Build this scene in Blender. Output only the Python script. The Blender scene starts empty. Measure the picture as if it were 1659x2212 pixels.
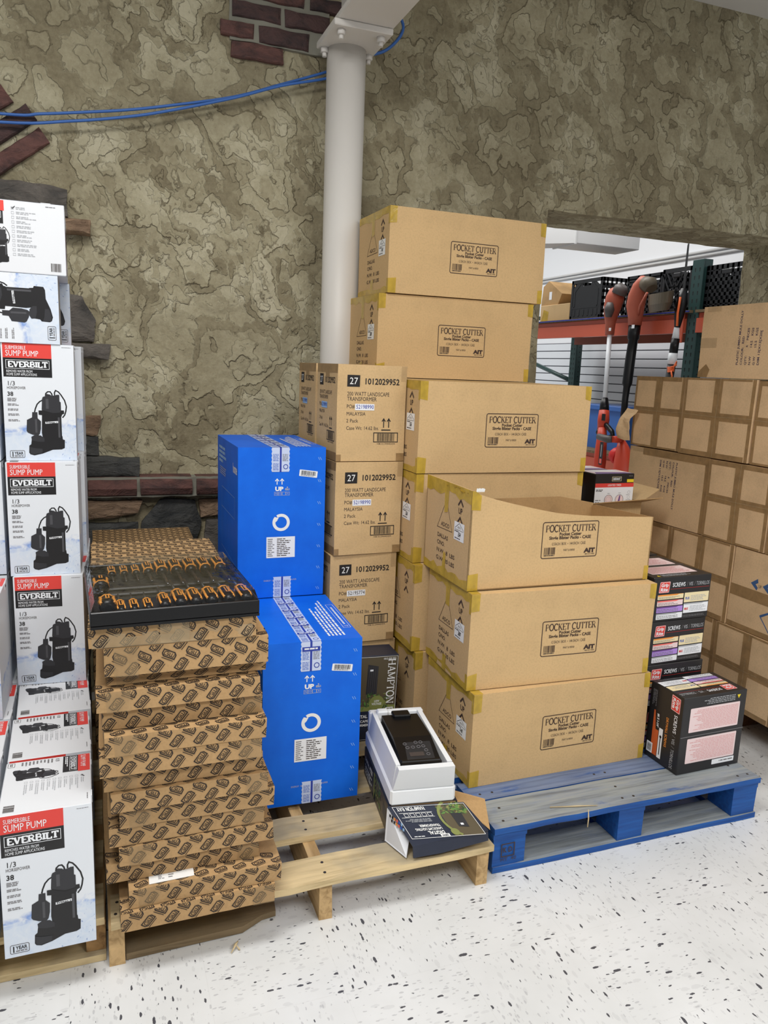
import bpy, math, random
from mathutils import Vector, Matrix, noise
random.seed(7)
SC = bpy.context.scene
COL = SC.collection
PI = math.pi

# ---------------------------------------------------------------- camera
CAM_PITCH, CAM_ROLL, CAM_YAW = math.radians(10.66), math.radians(2.26), math.radians(20.78)
cam_data = bpy.data.cameras.new('camera')
cam_data.sensor_fit = 'VERTICAL'
cam_data.sensor_height = 36.0
cam_data.lens = 1657.0 * 36.0 / 2212.0
cam_data.clip_start = 0.02
cam = bpy.data.objects.new('camera', cam_data)
COL.objects.link(cam)
_cy, _sy, _cp, _sp = math.cos(CAM_YAW), math.sin(CAM_YAW), math.cos(CAM_PITCH), math.sin(CAM_PITCH)
_f = Vector((_sy * _cp, _cy * _cp, -_sp)); _r = Vector((_cy, -_sy, 0)); _u = _r.cross(_f)
_r2 = math.cos(CAM_ROLL) * _r + math.sin(CAM_ROLL) * _u
_u2 = -math.sin(CAM_ROLL) * _r + math.cos(CAM_ROLL) * _u
_m = Matrix((_r2, _u2, -_f)).transposed().to_4x4()
_m.translation = (0, 0, 1.367)
cam.matrix_world = _m
SC.camera = cam

# ---------------------------------------------------------------- world, lamps, exposure
world = bpy.data.worlds.new('store_ambient')
world.use_nodes = True
world.node_tree.nodes['Background'].inputs[0].default_value = (0.93, 0.97, 1.0, 1)
world.node_tree.nodes['Background'].inputs[1].default_value = 0.30
SC.world = world

def area_lamp(name, loc, sx, sy, power, rot=(0, 0, 0), color=(1, 0.99, 0.965)):
    l = bpy.data.lights.new(name, 'AREA')
    l.shape = 'RECTANGLE'; l.size = sx; l.size_y = sy; l.energy = power; l.color = color
    o = bpy.data.objects.new(name, l)
    COL.objects.link(o); o.location = loc; o.rotation_euler = rot
    return o

# fluorescent troffers of the sales floor, behind and above the camera, and of the next room
area_lamp('ceiling_lamp', (-0.2, 1.0, 3.05), 1.2, 0.6, 54)
area_lamp('ceiling_lamp', (2.0, -0.9, 3.05), 1.2, 0.6, 34)
area_lamp('ceiling_lamp', (-0.6, -0.9, 3.05), 1.2, 0.6, 30)
area_lamp('ceiling_lamp', (1.5, -1.3, 3.05), 1.2, 0.6, 46)
area_lamp('ceiling_lamp', (3.3, 0.2, 3.05), 1.2, 0.6, 22)
area_lamp('ceiling_lamp', (3.0, 5.4, 3.4), 1.2, 2.4, 62)
area_lamp('ceiling_lamp', (2.9, 8.2, 3.4), 1.2, 2.4, 52)
SC.view_settings.view_transform = 'Standard'
SC.view_settings.look = 'None'
SC.view_settings.exposure = 0.0
SC.view_settings.gamma = 1.0
SC.view_settings.use_curve_mapping = False

# ---------------------------------------------------------------- materials
def lin(c):
    c = c / 255.0
    return c / 12.92 if c <= 0.04045 else ((c + 0.055) / 1.055) ** 2.4
def L(rgb): return (lin(rgb[0]), lin(rgb[1]), lin(rgb[2]), 1.0)
MATS = {}
class NT:
    """tiny node helper"""
    def __init__(s, name):
        s.m = bpy.data.materials.new(name); s.m.use_nodes = True
        s.t = s.m.node_tree; s.n = s.t.nodes; s.b = s.n['Principled BSDF']
        MATS[name] = s.m
    def add(s, typ, **kw):
        nd = s.n.new(typ)
        for k, v in kw.items(): setattr(nd, k, v)
        return nd
    def link(s, a, b): s.t.links.new(a, b)
    def val(s, sock, v):
        if hasattr(v, 'is_linked') or hasattr(v, 'links'): s.link(v, sock)
        else: sock.default_value = v
    def math(s, op, a, b=0.0, c=0.0, clamp=False):
        nd = s.add('ShaderNodeMath', operation=op); nd.use_clamp = clamp
        s.val(nd.inputs[0], a); s.val(nd.inputs[1], b); s.val(nd.inputs[2], c)
        return nd.outputs[0]
    def coord(s, kind='Object'): return s.add('ShaderNodeTexCoord').outputs[kind]
    def mapping(s, vec, scale=(1, 1, 1), rot=(0, 0, 0), loc=(0, 0, 0)):
        nd = s.add('ShaderNodeMapping'); s.link(vec, nd.inputs[0])
        nd.inputs['Scale'].default_value = scale; nd.inputs['Rotation'].default_value = rot; nd.inputs['Location'].default_value = loc
        return nd.outputs[0]
    def noise(s, vec, scale, detail=3, rough=.5, dist=0.0):
        nd = s.add('ShaderNodeTexNoise'); s.link(vec, nd.inputs['Vector'])
        nd.inputs['Scale'].default_value = scale; nd.inputs['Detail'].default_value = detail
        nd.inputs['Roughness'].default_value = rough; nd.inputs['Distortion'].default_value = dist
        return nd.outputs['Fac']
    def ramp(s, fac, stops, interp='LINEAR'):
        nd = s.add('ShaderNodeValToRGB'); nd.color_ramp.interpolation = interp
        el = nd.color_ramp.elements
        while len(el) < len(stops): el.new(0.5)
        for e, (p, c) in zip(el, stops): e.position = p; e.color = c if len(c) == 4 else L(c)
        s.link(fac, nd.inputs[0]); return nd.outputs[0]
    def mix(s, fac, a, b):
        nd = s.add('ShaderNodeMix', data_type='RGBA')
        s.val(nd.inputs[0], fac); s.val(nd.inputs[6], a); s.val(nd.inputs[7], b)
        return nd.outputs[2]
    def bump(s, h, strength=.3, dist=.01, normal=None):
        nd = s.add('ShaderNodeBump'); nd.inputs['Strength'].default_value = strength; nd.inputs['Distance'].default_value = dist
        s.link(h, nd.inputs['Height'])
        if normal is not None: s.link(normal, nd.inputs['Normal'])
        return nd.outputs[0]
    def color(s, c): s.val(s.b.inputs['Base Color'], c)
    def rough(s, r): s.val(s.b.inputs['Roughness'], r)
    def normal(s, n): s.link(n, s.b.inputs['Normal'])

def flat(name, rgb, rough=.6, metal=0.0, spec=.5):
    t = NT(name); t.b.inputs['Base Color'].default_value = L(rgb); t.b.inputs['Roughness'].default_value = rough
    t.b.inputs['Metallic'].default_value = metal; t.b.inputs['Specular IOR Level'].default_value = spec
    return t.m

def cardboard(name, rgb, var=.10, rough=.8):
    t = NT(name); co = t.coord()
    n1 = t.noise(co, 6, 4, .6); n2 = t.noise(t.mapping(co, (1, 1, 14)), 22, 2, .5); n3 = t.noise(co, 160, 2, .6)
    dk = tuple(c * (1 - var * 1.6) for c in rgb); lt = tuple(min(255, c * (1 + var * .5)) for c in rgb)
    a = t.ramp(n1, [(.3, L(dk)), (.5, L(rgb)), (.75, L(lt))])
    s_ = t.ramp(n3, [(.35, (.86, .86, .86, 1)), (.55, (1, 1, 1, 1))])
    mm = t.add('ShaderNodeMix', data_type='RGBA', blend_type='MULTIPLY'); mm.inputs[0].default_value = .6
    t.link(a, mm.inputs[6]); t.link(s_, mm.inputs[7])
    t.color(mm.outputs[2]); t.rough(rough); t.b.inputs['Specular IOR Level'].default_value = .25
    t.normal(t.bump(n2, .05, .004))
    return t.m

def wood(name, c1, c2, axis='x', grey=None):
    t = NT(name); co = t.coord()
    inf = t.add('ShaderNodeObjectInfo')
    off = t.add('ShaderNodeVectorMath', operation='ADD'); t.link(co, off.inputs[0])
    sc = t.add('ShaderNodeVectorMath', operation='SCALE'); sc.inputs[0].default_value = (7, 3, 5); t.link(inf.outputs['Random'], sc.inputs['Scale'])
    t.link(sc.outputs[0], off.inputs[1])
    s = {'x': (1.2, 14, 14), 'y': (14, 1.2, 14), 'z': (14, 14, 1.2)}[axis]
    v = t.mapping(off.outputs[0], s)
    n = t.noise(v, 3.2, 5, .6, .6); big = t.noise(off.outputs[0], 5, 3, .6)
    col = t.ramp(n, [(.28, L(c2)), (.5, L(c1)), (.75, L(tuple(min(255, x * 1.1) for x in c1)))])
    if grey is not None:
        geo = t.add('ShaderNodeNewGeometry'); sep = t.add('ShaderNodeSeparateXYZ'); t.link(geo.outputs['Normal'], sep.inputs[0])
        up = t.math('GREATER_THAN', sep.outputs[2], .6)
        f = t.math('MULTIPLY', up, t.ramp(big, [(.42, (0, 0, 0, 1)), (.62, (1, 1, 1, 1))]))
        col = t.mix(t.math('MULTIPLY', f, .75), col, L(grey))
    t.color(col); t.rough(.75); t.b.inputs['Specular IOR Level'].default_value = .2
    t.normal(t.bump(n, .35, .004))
    return t.m

cardboard('kraft_cutter', (206, 173, 126), .025)
cardboard('kraft_transformer', (206, 174, 128), .035)
cardboard('kraft_patterned', (180, 146, 103), .05)
cardboard('kraft_dolly', (220, 187, 146), .05)
cardboard('kraft_inside', (176, 142, 98), .08)
cardboard('kraft_edge', (120, 92, 60), .1)
flat('ink_black', (26, 22, 22), .7)
flat('ink_soft', (66, 56, 50), .75)
flat('ink_stamp', (62, 44, 36), .75)
flat('ink_monogram', (36, 28, 26), .7)
flat('ink_grey', (120, 118, 120), .6)
flat('ink_lightgrey', (178, 180, 184), .6)
flat('ink_blue', (48, 92, 190), .6)
flat('ink_deepblue', (36, 58, 158), .5)
flat('ink_purple', (108, 72, 140), .5)
flat('ink_red', (214, 44, 42), .5)
flat('print_red', (222, 66, 58), .45)
flat('print_black', (24, 23, 25), .4)
flat('print_dark', (44, 44, 48), .45)
flat('print_mid', (74, 74, 78), .45)
flat('print_white', (236, 238, 242), .45)
flat('print_pink', (238, 214, 214), .45)
flat('print_orange', (240, 150, 60), .45)
flat('print_salmon', (236, 110, 100), .45)
flat('print_lilac', (176, 140, 220), .45)
flat('print_cream', (238, 222, 178), .45)
flat('print_rust', (198, 92, 44), .45)
flat('print_navy', (34, 40, 58), .4)
flat('print_olive', (128, 134, 74), .45)
flat('print_brown', (88, 78, 58), .45)
flat('print_yellow', (236, 208, 40), .45)
flat('print_green', (92, 132, 62), .5)
flat('print_darkgreen', (54, 76, 44), .5)
flat('paper_white', (236, 236, 234), .6)
flat('sticker_white', (232, 234, 238), .45)
flat('sticker_blue', (150, 190, 230), .5)
flat('board_white', (220, 222, 226), .5)
flat('board_grey', (176, 172, 166), .7)
flat('screw_carton_black', (32, 31, 33), .35)
flat('plastic_black', (13, 13, 15), .35, 0.0, .35)
flat('plastic_dark', (38, 38, 40), .5)
flat('crate_black', (28, 29, 32), .45)
flat('grip_orange', (238, 160, 66), .4)
flat('tool_orange', (200, 66, 40), .45)
flat('tool_rust', (178, 92, 70), .5)
flat('tool_grey', (84, 78, 76), .5)
flat('tool_shield', (92, 82, 66), .5)
flat('tool_shield_rim', (150, 138, 112), .5)
flat('tool_white', (228, 232, 236), .35)
flat('cord_orange', (240, 110, 50), .5)
flat('rack_orange', (206, 98, 72), .28)
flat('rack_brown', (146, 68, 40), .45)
flat('rack_green', (44, 72, 70), .35)
flat('rack_hole', (14, 20, 22), .7)
flat('tote_blue', (64, 112, 190), .4)
flat('cable_blue', (58, 108, 186), .45)
flat('steel_white', (222, 218, 212), .45)
flat('steel', (150, 152, 158), .3, 1.0)
flat('nail', (70, 64, 60), .5, .6)
flat('duct_white', (206, 206, 206), .6)
flat('mortar', (140, 138, 126), .9)

def tape_mat(name, rgb, clear, rough=.22):
    t = NT(name); co = t.coord()
    n = t.noise(t.mapping(co, (1, 1, 1)), 26, 3, .6, .4)
    t.color(t.ramp(n, [(.35, L(tuple(c * .86 for c in rgb))), (.65, L(rgb))])); t.rough(rough)
    t.normal(t.bump(n, .25, .006))
    tr = t.add('ShaderNodeBsdfTransparent'); mx = t.add('ShaderNodeMixShader'); mx.inputs[0].default_value = 1 - clear
    t.link(tr.outputs[0], mx.inputs[1]); t.link(t.b.outputs[0], mx.inputs[2])
    t.link(mx.outputs[0], t.n['Material Output'].inputs[0])
tape_mat('tape_yellow', (214, 178, 62), .22)
tape_mat('tape_brown', (172, 138, 94), .25, .3)
tape_mat('tape_clear', (196, 166, 122), .72, .12)
tape_mat('tape_shiny', (214, 190, 150), .62, .1)

def clear_film():
    t = NT('clear_film')
    tr = t.add('ShaderNodeBsdfTransparent'); gl = t.add('ShaderNodeBsdfGlossy'); gl.inputs['Roughness'].default_value = .06
    co = t.coord(); bm = t.bump(t.noise(co, 40, 2), .25, .01); t.link(bm, gl.inputs['Normal'])
    fr = t.add('ShaderNodeFresnel'); fr.inputs[0].default_value = 1.5; t.link(bm, fr.inputs['Normal'])
    mx = t.add('ShaderNodeMixShader'); t.link(t.math('ADD', fr.outputs[0], .03), mx.inputs[0])
    t.link(tr.outputs[0], mx.inputs[1]); t.link(gl.outputs[0], mx.inputs[2]); t.link(mx.outputs[0], t.n['Material Output'].inputs[0])
clear_film()

def blue_carton():
    t = NT('blue_carton'); co = t.coord(); n = t.noise(co, 9, 4, .6); sp = t.noise(co, 190, 2, .6)
    t.color(t.mix(t.ramp(sp, [(.70, (0, 0, 0, 1)), (.8, (.25, .25, .25, 1))]), t.ramp(n, [(.3, L((2, 96, 216))), (.7, L((8, 108, 230)))]), L((120, 150, 210))))
    t.rough(.5); t.b.inputs['Specular IOR Level'].default_value = .3; t.normal(t.bump(n, .1, .004))
blue_carton()

def foam():
    t = NT('foam_white'); co = t.coord(); n = t.noise(co, 30, 4, .6)
    t.color(L((234, 236, 238))); t.rough(.7)
    t.b.inputs['Subsurface Weight'].default_value = .25; t.b.inputs['Subsurface Radius'].default_value = (.02, .02, .02)
    t.normal(t.bump(n, .12, .004))
foam()

def pump_front():
    # printed front of the pump carton: white with a band of blue water spray, from the face's own UV
    t = NT('pump_print'); uv = t.coord('UV'); sep = t.add('ShaderNodeSeparateXYZ'); t.link(uv, sep.inputs[0])
    u, v = sep.outputs[0], sep.outputs[1]
    n = t.noise(t.mapping(uv, (2.5, 7, 1)), 1.6, 5, .6, .5); d = t.noise(t.mapping(uv, (2.5, 4, 1)), 2.6, 4, .6, 1.2)
    line = t.math('ADD', .245, t.math('MULTIPLY', u, .075))                      # the water surface rises to the right
    dist = t.math('SUBTRACT', v, t.math('ADD', line, t.math('MULTIPLY', t.math('SUBTRACT', n, .5), .12)))
    band = t.math('SUBTRACT', 1.0, t.math('MULTIPLY', t.math('ABSOLUTE', dist), 26), clamp=True)
    band = t.math('MULTIPLY', band, t.ramp(d, [(.38, (0, 0, 0, 1)), (.6, (1, 1, 1, 1))]))
    below = t.math('MULTIPLY', t.math('LESS_THAN', dist, 0.0), t.ramp(d, [(.3, (.10, .10, .10, 1)), (.7, (.40, .40, .40, 1))]))
    drops = t.math('MULTIPLY', t.math('MULTIPLY', t.math('LESS_THAN', dist, -.02), t.math('GREATER_THAN', u, .45)), t.ramp(t.noise(uv, 30, 2, .6), [(.63, (0, 0, 0, 1)), (.68, (.7, .7, .7, 1))]))
    c = t.mix(below, L((224, 228, 234)), L((156, 188, 226)))
    c = t.mix(t.math('MULTIPLY', band, .8), c, L((84, 132, 208)))
    c = t.mix(drops, c, L((96, 130, 190)))
    t.color(c); t.rough(.42)
pump_front()

def stucco():
    # skip-trowelled plaster: knife-edged plateaus, pits and torn edges
    t = NT('stucco'); co = t.coord()
    mp = t.mapping(co, (1, 1, 1), (0, math.radians(24), 0))
    wv = t.add('ShaderNodeTexNoise'); t.link(mp, wv.inputs['Vector']); wv.inputs['Scale'].default_value = 5.0; wv.inputs['Detail'].default_value = 4; wv.inputs['Roughness'].default_value = .6
    wsub = t.add('ShaderNodeVectorMath', operation='SUBTRACT'); t.link(wv.outputs['Color'], wsub.inputs[0]); wsub.inputs[1].default_value = (.5, .5, .5)
    wsc = t.add('ShaderNodeVectorMath', operation='SCALE'); t.link(wsub.outputs[0], wsc.inputs[0]); wsc.inputs['Scale'].default_value = .11
    wad = t.add('ShaderNodeVectorMath', operation='ADD'); t.link(mp, wad.inputs[0]); t.link(wsc.outputs[0], wad.inputs[1])
    rg = t.add('ShaderNodeTexNoise'); t.link(co, rg.inputs['Vector']); rg.inputs['Scale'].default_value = 34; rg.inputs['Detail'].default_value = 4; rg.inputs['Roughness'].default_value = .65
    rs = t.add('ShaderNodeVectorMath', operation='SUBTRACT'); t.link(rg.outputs['Color'], rs.inputs[0]); rs.inputs[1].default_value = (.5, .5, .5)
    rc = t.add('ShaderNodeVectorMath', operation='SCALE'); t.link(rs.outputs[0], rc.inputs[0]); rc.inputs['Scale'].default_value = .022
    ra = t.add('ShaderNodeVectorMath', operation='ADD'); t.link(wad.outputs[0], ra.inputs[0]); t.link(rc.outputs[0], ra.inputs[1])
    p = ra.outputs[0]
    def plate(scale, k, sx, sz, off):
        q = t.mapping(p, (sx, 1, sz), (0, 0, 0), (off, off * .7, off * 1.3))
        n = t.noise(q, scale, 2.5, .5)
        m = t.math('MULTIPLY', n, k); fl = t.math('FLOOR', m); fr = t.math('SUBTRACT', m, fl)
        wn = t.add('ShaderNodeTexWhiteNoise', noise_dimensions='1D'); t.link(t.math('ADD', fl, off), wn.inputs['W'])
        return fl, fr, wn.outputs['Value']
    f1, r1, w1 = plate(7.0, 9.0, .85, .70, 0.0)
    f2, r2, w2 = plate(17.0, 7.0, .9, .6, 3.7)
    f3, r3, w3 = plate(30.0, 5.0, .8, .55, 8.1)
    fine = t.noise(co, 60, 5, .65); mid = t.noise(co, 2.2, 4, .6); pits = t.noise(mp, 26, 3, .7, .8)
    mask = t.ramp(t.noise(co, 3.3, 3, .5), [(.40, (0, 0, 0, 1)), (.60, (1, 1, 1, 1))])
    def terrace(fl, fr, w):                                              # flat steps with a short torn slope between them
        mr = t.add('ShaderNodeMapRange', interpolation_type='SMOOTHSTEP'); t.link(fr, mr.inputs[0]); mr.inputs[1].default_value = 1 - w; mr.inputs[2].default_value = 1.0
        return t.math('ADD', fl, mr.outputs[0])
    h = t.math('MULTIPLY', terrace(f1, r1, .16), .34)
    h = t.math('ADD', h, t.math('MULTIPLY', t.math('MULTIPLY', terrace(f2, r2, .22), mask), .24))
    h = t.math('ADD', h, t.math('ADD', t.math('MULTIPLY', terrace(f3, r3, .4), .045), t.math('MULTIPLY', fine, .17)))
    pit = t.ramp(pits, [(.27, (0, 0, 0, 1)), (.36, (1, 1, 1, 1))])
    h = t.math('ADD', h, t.math('MULTIPLY', pit, .22))
    tone = t.math('ADD', t.math('MULTIPLY', w1, .17), t.math('MULTIPLY', t.math('MULTIPLY', w2, mask), .24))
    tone = t.math('ADD', tone, t.math('MULTIPLY', w3, .12))
    tone = t.math('ADD', tone, t.math('ADD', t.math('MULTIPLY', mid, .34), t.math('MULTIPLY', fine, .26)))
    col = t.ramp(tone, [(.28, L((118, 108, 86))), (.43, L((150, 141, 115))), (.58, L((174, 166, 139))), (.74, L((196, 189, 163)))])
    # dark creases where a plateau breaks off, in places
    gate = t.noise(co, 4.5, 2)
    cr = t.math('MULTIPLY', t.math('GREATER_THAN', r1, .93), t.ramp(gate, [(.44, (0, 0, 0, 1)), (.54, (1, 1, 1, 1))]))
    cr2 = t.math('MULTIPLY', t.math('MULTIPLY', t.math('GREATER_THAN', r2, .92), mask), t.ramp(gate, [(.42, (1, 1, 1, 1)), (.50, (0, 0, 0, 1))]))
    cr = t.math('MAXIMUM', cr, cr2)
    t.color(t.mix(t.math('MULTIPLY', cr, .5), col, L((96, 86, 66)))); t.rough(.85); t.b.inputs['Specular IOR Level'].default_value = .2
    t.normal(t.bump(h, .9, .02))
stucco()

def stone_mat(name, c1, c2, sc=9):
    t = NT(name); co = t.coord(); n = t.noise(t.mapping(co, (1, 1, 1.8)), sc, 6, .65, .5)
    t.color(t.ramp(n, [(.3, L(c2)), (.55, L(c1)), (.8, L(tuple(min(255, x * 1.15) for x in c1)))])); t.rough(.8)
    t.normal(t.bump(n, .8, .03))
stone_mat('stone_grey', (104, 98, 92), (62, 60, 58))
stone_mat('stone_tan', (150, 124, 100), (110, 88, 70), 14)
stone_mat('stone_dark', (76, 76, 74), (44, 46, 48))
stone_mat('brick_red', (108, 74, 68), (62, 48, 48), 12)
stone_mat('brick_dark', (84, 62, 60), (48, 42, 44), 12)

def vct():
    # white vinyl tiles with short dark flecks that turn 90 degrees from tile to tile
    t = NT('floor_tile'); co = t.coord(); T = .2865
    sep = t.add('ShaderNodeSeparateXYZ'); t.link(t.mapping(co, (1 / T, 1 / T, 1), (0, 0, math.radians(0)), (.31, .12, 0)), sep.inputs[0])
    fx, fy = t.math('FLOOR', sep.outputs[0]), t.math('FLOOR', sep.outputs[1])
    chk = t.math('FLOORED_MODULO', t.math('ADD', fx, fy), 2.0)
    ux, uy = t.math('SUBTRACT', sep.outputs[0], fx), t.math('SUBTRACT', sep.outputs[1], fy)
    ed = t.math('MINIMUM', t.math('MINIMUM', ux, t.math('SUBTRACT', 1.0, ux)), t.math('MINIMUM', uy, t.math('SUBTRACT', 1.0, uy)))
    seam = t.math('LESS_THAN', ed, .0035)
    wob = t.add('ShaderNodeTexNoise'); t.link(co, wob.inputs['Vector']); wob.inputs['Scale'].default_value = 130; wob.inputs['Detail'].default_value = 2
    sub = t.add('ShaderNodeVectorMath', operation='SUBTRACT'); t.link(wob.outputs['Color'], sub.inputs[0]); sub.inputs[1].default_value = (.5, .5, .5)
    scl = t.add('ShaderNodeVectorMath', operation='SCALE'); t.link(sub.outputs[0], scl.inputs[0]); scl.inputs['Scale'].default_value = .0045
    ad = t.add('ShaderNodeVectorMath', operation='ADD'); t.link(co, ad.inputs[0]); t.link(scl.outputs[0], ad.inputs[1])
    def flecks(scale, thr, sxy, dens, off):
        outs = []
        for sx, sy, rz in ((1, sxy, .25), (sxy, 1, .2)):
            vo = t.add('ShaderNodeTexVoronoi', feature='F1'); vo.inputs['Scale'].default_value = scale
            t.link(t.mapping(ad.outputs[0], (sx, sy, .001), (0, 0, rz), (off, off, 0)), vo.inputs['Vector'])
            sp = t.add('ShaderNodeSeparateColor'); t.link(vo.outputs['Color'], sp.inputs[0])
            size = t.math('MULTIPLY', t.math('POWER', sp.outputs[1], 2.2), thr)
            on = t.math('MULTIPLY', t.math('LESS_THAN', vo.outputs['Distance'], size), t.math('LESS_THAN', sp.outputs[0], dens))
            outs.append(on)
        mx = t.math('ADD', t.math('MULTIPLY', outs[0], chk), t.math('MULTIPLY', outs[1], t.math('SUBTRACT', 1.0, chk)))
        return mx
    blk = flecks(125, .40, .36, .40, 0.0)
    blk = t.math('MAXIMUM', blk, t.math('MULTIPLY', flecks(62, .26, .36, .26, 2.2), 1.0))
    gry = flecks(170, .44, .38, .8, 5.3)
    gr2 = flecks(85, .48, .40, .75, 9.1)
    big = t.noise(co, 3.0, 4, .6)
    base = t.ramp(big, [(.3, L((208, 209, 209))), (.7, L((222, 223, 224)))])
    c = t.mix(t.math('MULTIPLY', gr2, .25), base, L((176, 176, 178)))
    c = t.mix(t.math('MULTIPLY', gry, .5), c, L((160, 160, 164)))
    c = t.mix(t.math('MULTIPLY', blk, .92), c, L((44, 44, 56)))
    c = t.mix(t.math('MULTIPLY', seam, .07), c, L((140, 138, 132)))
    t.color(c); t.rough(t.ramp(big, [(.3, (.42, .42, .42, 1)), (.7, (.3, .3, .3, 1))])); t.b.inputs['Specular IOR Level'].default_value = .4
vct()
wood('pine_x', (206, 184, 142), (168, 145, 104), 'x', (150, 142, 124))
wood('pine_y', (198, 166, 120), (156, 126, 84), 'y')
wood('chip_y', (168, 132, 88), (112, 84, 54), 'y')
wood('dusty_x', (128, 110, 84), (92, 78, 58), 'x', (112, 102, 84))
wood('darkwood_y', (104, 70, 46), (70, 46, 30), 'y')

def blue_paint(name, worn):
    t = NT(name); co = t.coord()
    inf = t.add('ShaderNodeObjectInfo')
    v = t.mapping(co, (1, 5, 5)); n = t.noise(v, 4.2, 6, .68, .6); n2 = t.noise(co, 3.2, 3, .55); gr = t.noise(t.mapping(co, (1.5, 30, 30)), 3, 4, .6)
    paint = t.ramp(gr, [(.3, L((6, 62, 132))), (.7, L((18, 90, 168)))])
    grey = t.ramp(gr, [(.3, L((118, 116, 106))), (.55, L((154, 156, 150))), (.8, L((172, 166, 148)))])
    geo = t.add('ShaderNodeNewGeometry'); sp = t.add('ShaderNodeSeparateXYZ'); t.link(geo.outputs['Normal'], sp.inputs[0])
    up = t.math('GREATER_THAN', sp.outputs[2], .7)
    scuff = t.ramp(n, [(.28, (.15, .15, .15, 1)), (.40, (.85, .85, .85, 1)), (.6, (1, 1, 1, 1))])
    patch = t.ramp(n2, [(.37, (0, 0, 0, 1)), (.41, (1, 1, 1, 1))])
    f = t.math('MULTIPLY', t.math('MULTIPLY', up, worn), t.math('MULTIPLY', scuff, t.math('ADD', .30, t.math('MULTIPLY', patch, .70))))
    side = t.math('MULTIPLY', t.math('SUBTRACT', 1.0, up), t.ramp(n, [(.66, (0, 0, 0, 1)), (.74, (.5, .5, .5, 1))]))
    tint = t.mix(t.math('MULTIPLY', up, .12), grey, L((96, 136, 176)))
    t.color(t.mix(t.math('MAXIMUM', f, side), paint, tint)); t.rough(.6); t.normal(t.bump(gr, .3, .003))
blue_paint('pallet_blue', .98)
blue_paint('pallet_blue_side', .55)
def slat_wall():
    t = NT('slat_white'); t.color(L((226, 230, 236))); t.rough(.5)
slat_wall()
flat('slat_groove', (92, 92, 98), .7)
flat('wall_white', (236, 238, 242), .7)
flat('ceiling_white', (216, 214, 210), .8)
# ---------------------------------------------------------------- lettering
_T = {}
def glyphs(s, bold=0.0):
    """flat outline of a line of sans lettering: verts, faces, width, cap height"""
    k = (s, bold)
    if k not in _T:
        c = bpy.data.curves.new('lettering', 'FONT'); c.body = s; c.size = 1; c.resolution_u = 2; c.offset = bold; c.fill_mode = 'FRONT' if hasattr(c, 'fill_mode') and False else c.fill_mode
        o = bpy.data.objects.new('lettering', c); COL.objects.link(o)
        me = bpy.data.meshes.new_from_object(o.evaluated_get(bpy.context.evaluated_depsgraph_get()))
        vs = [(v.co.x, v.co.y) for v in me.vertices]; fs = [tuple(p.vertices) for p in me.polygons]
        bpy.data.objects.remove(o); bpy.data.meshes.remove(me); bpy.data.curves.remove(c)
        w = max([v[0] for v in vs] + [.01])
        # keep counter-clockwise
        out = []
        for f in fs:
            a = sum(vs[f[i]][0] * vs[f[(i + 1) % len(f)]][1] - vs[f[(i + 1) % len(f)]][0] * vs[f[i]][1] for i in range(len(f)))
            out.append(f if a > 0 else f[::-1])
        _T[k] = (vs, out, w, .69)
    return _T[k]

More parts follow.
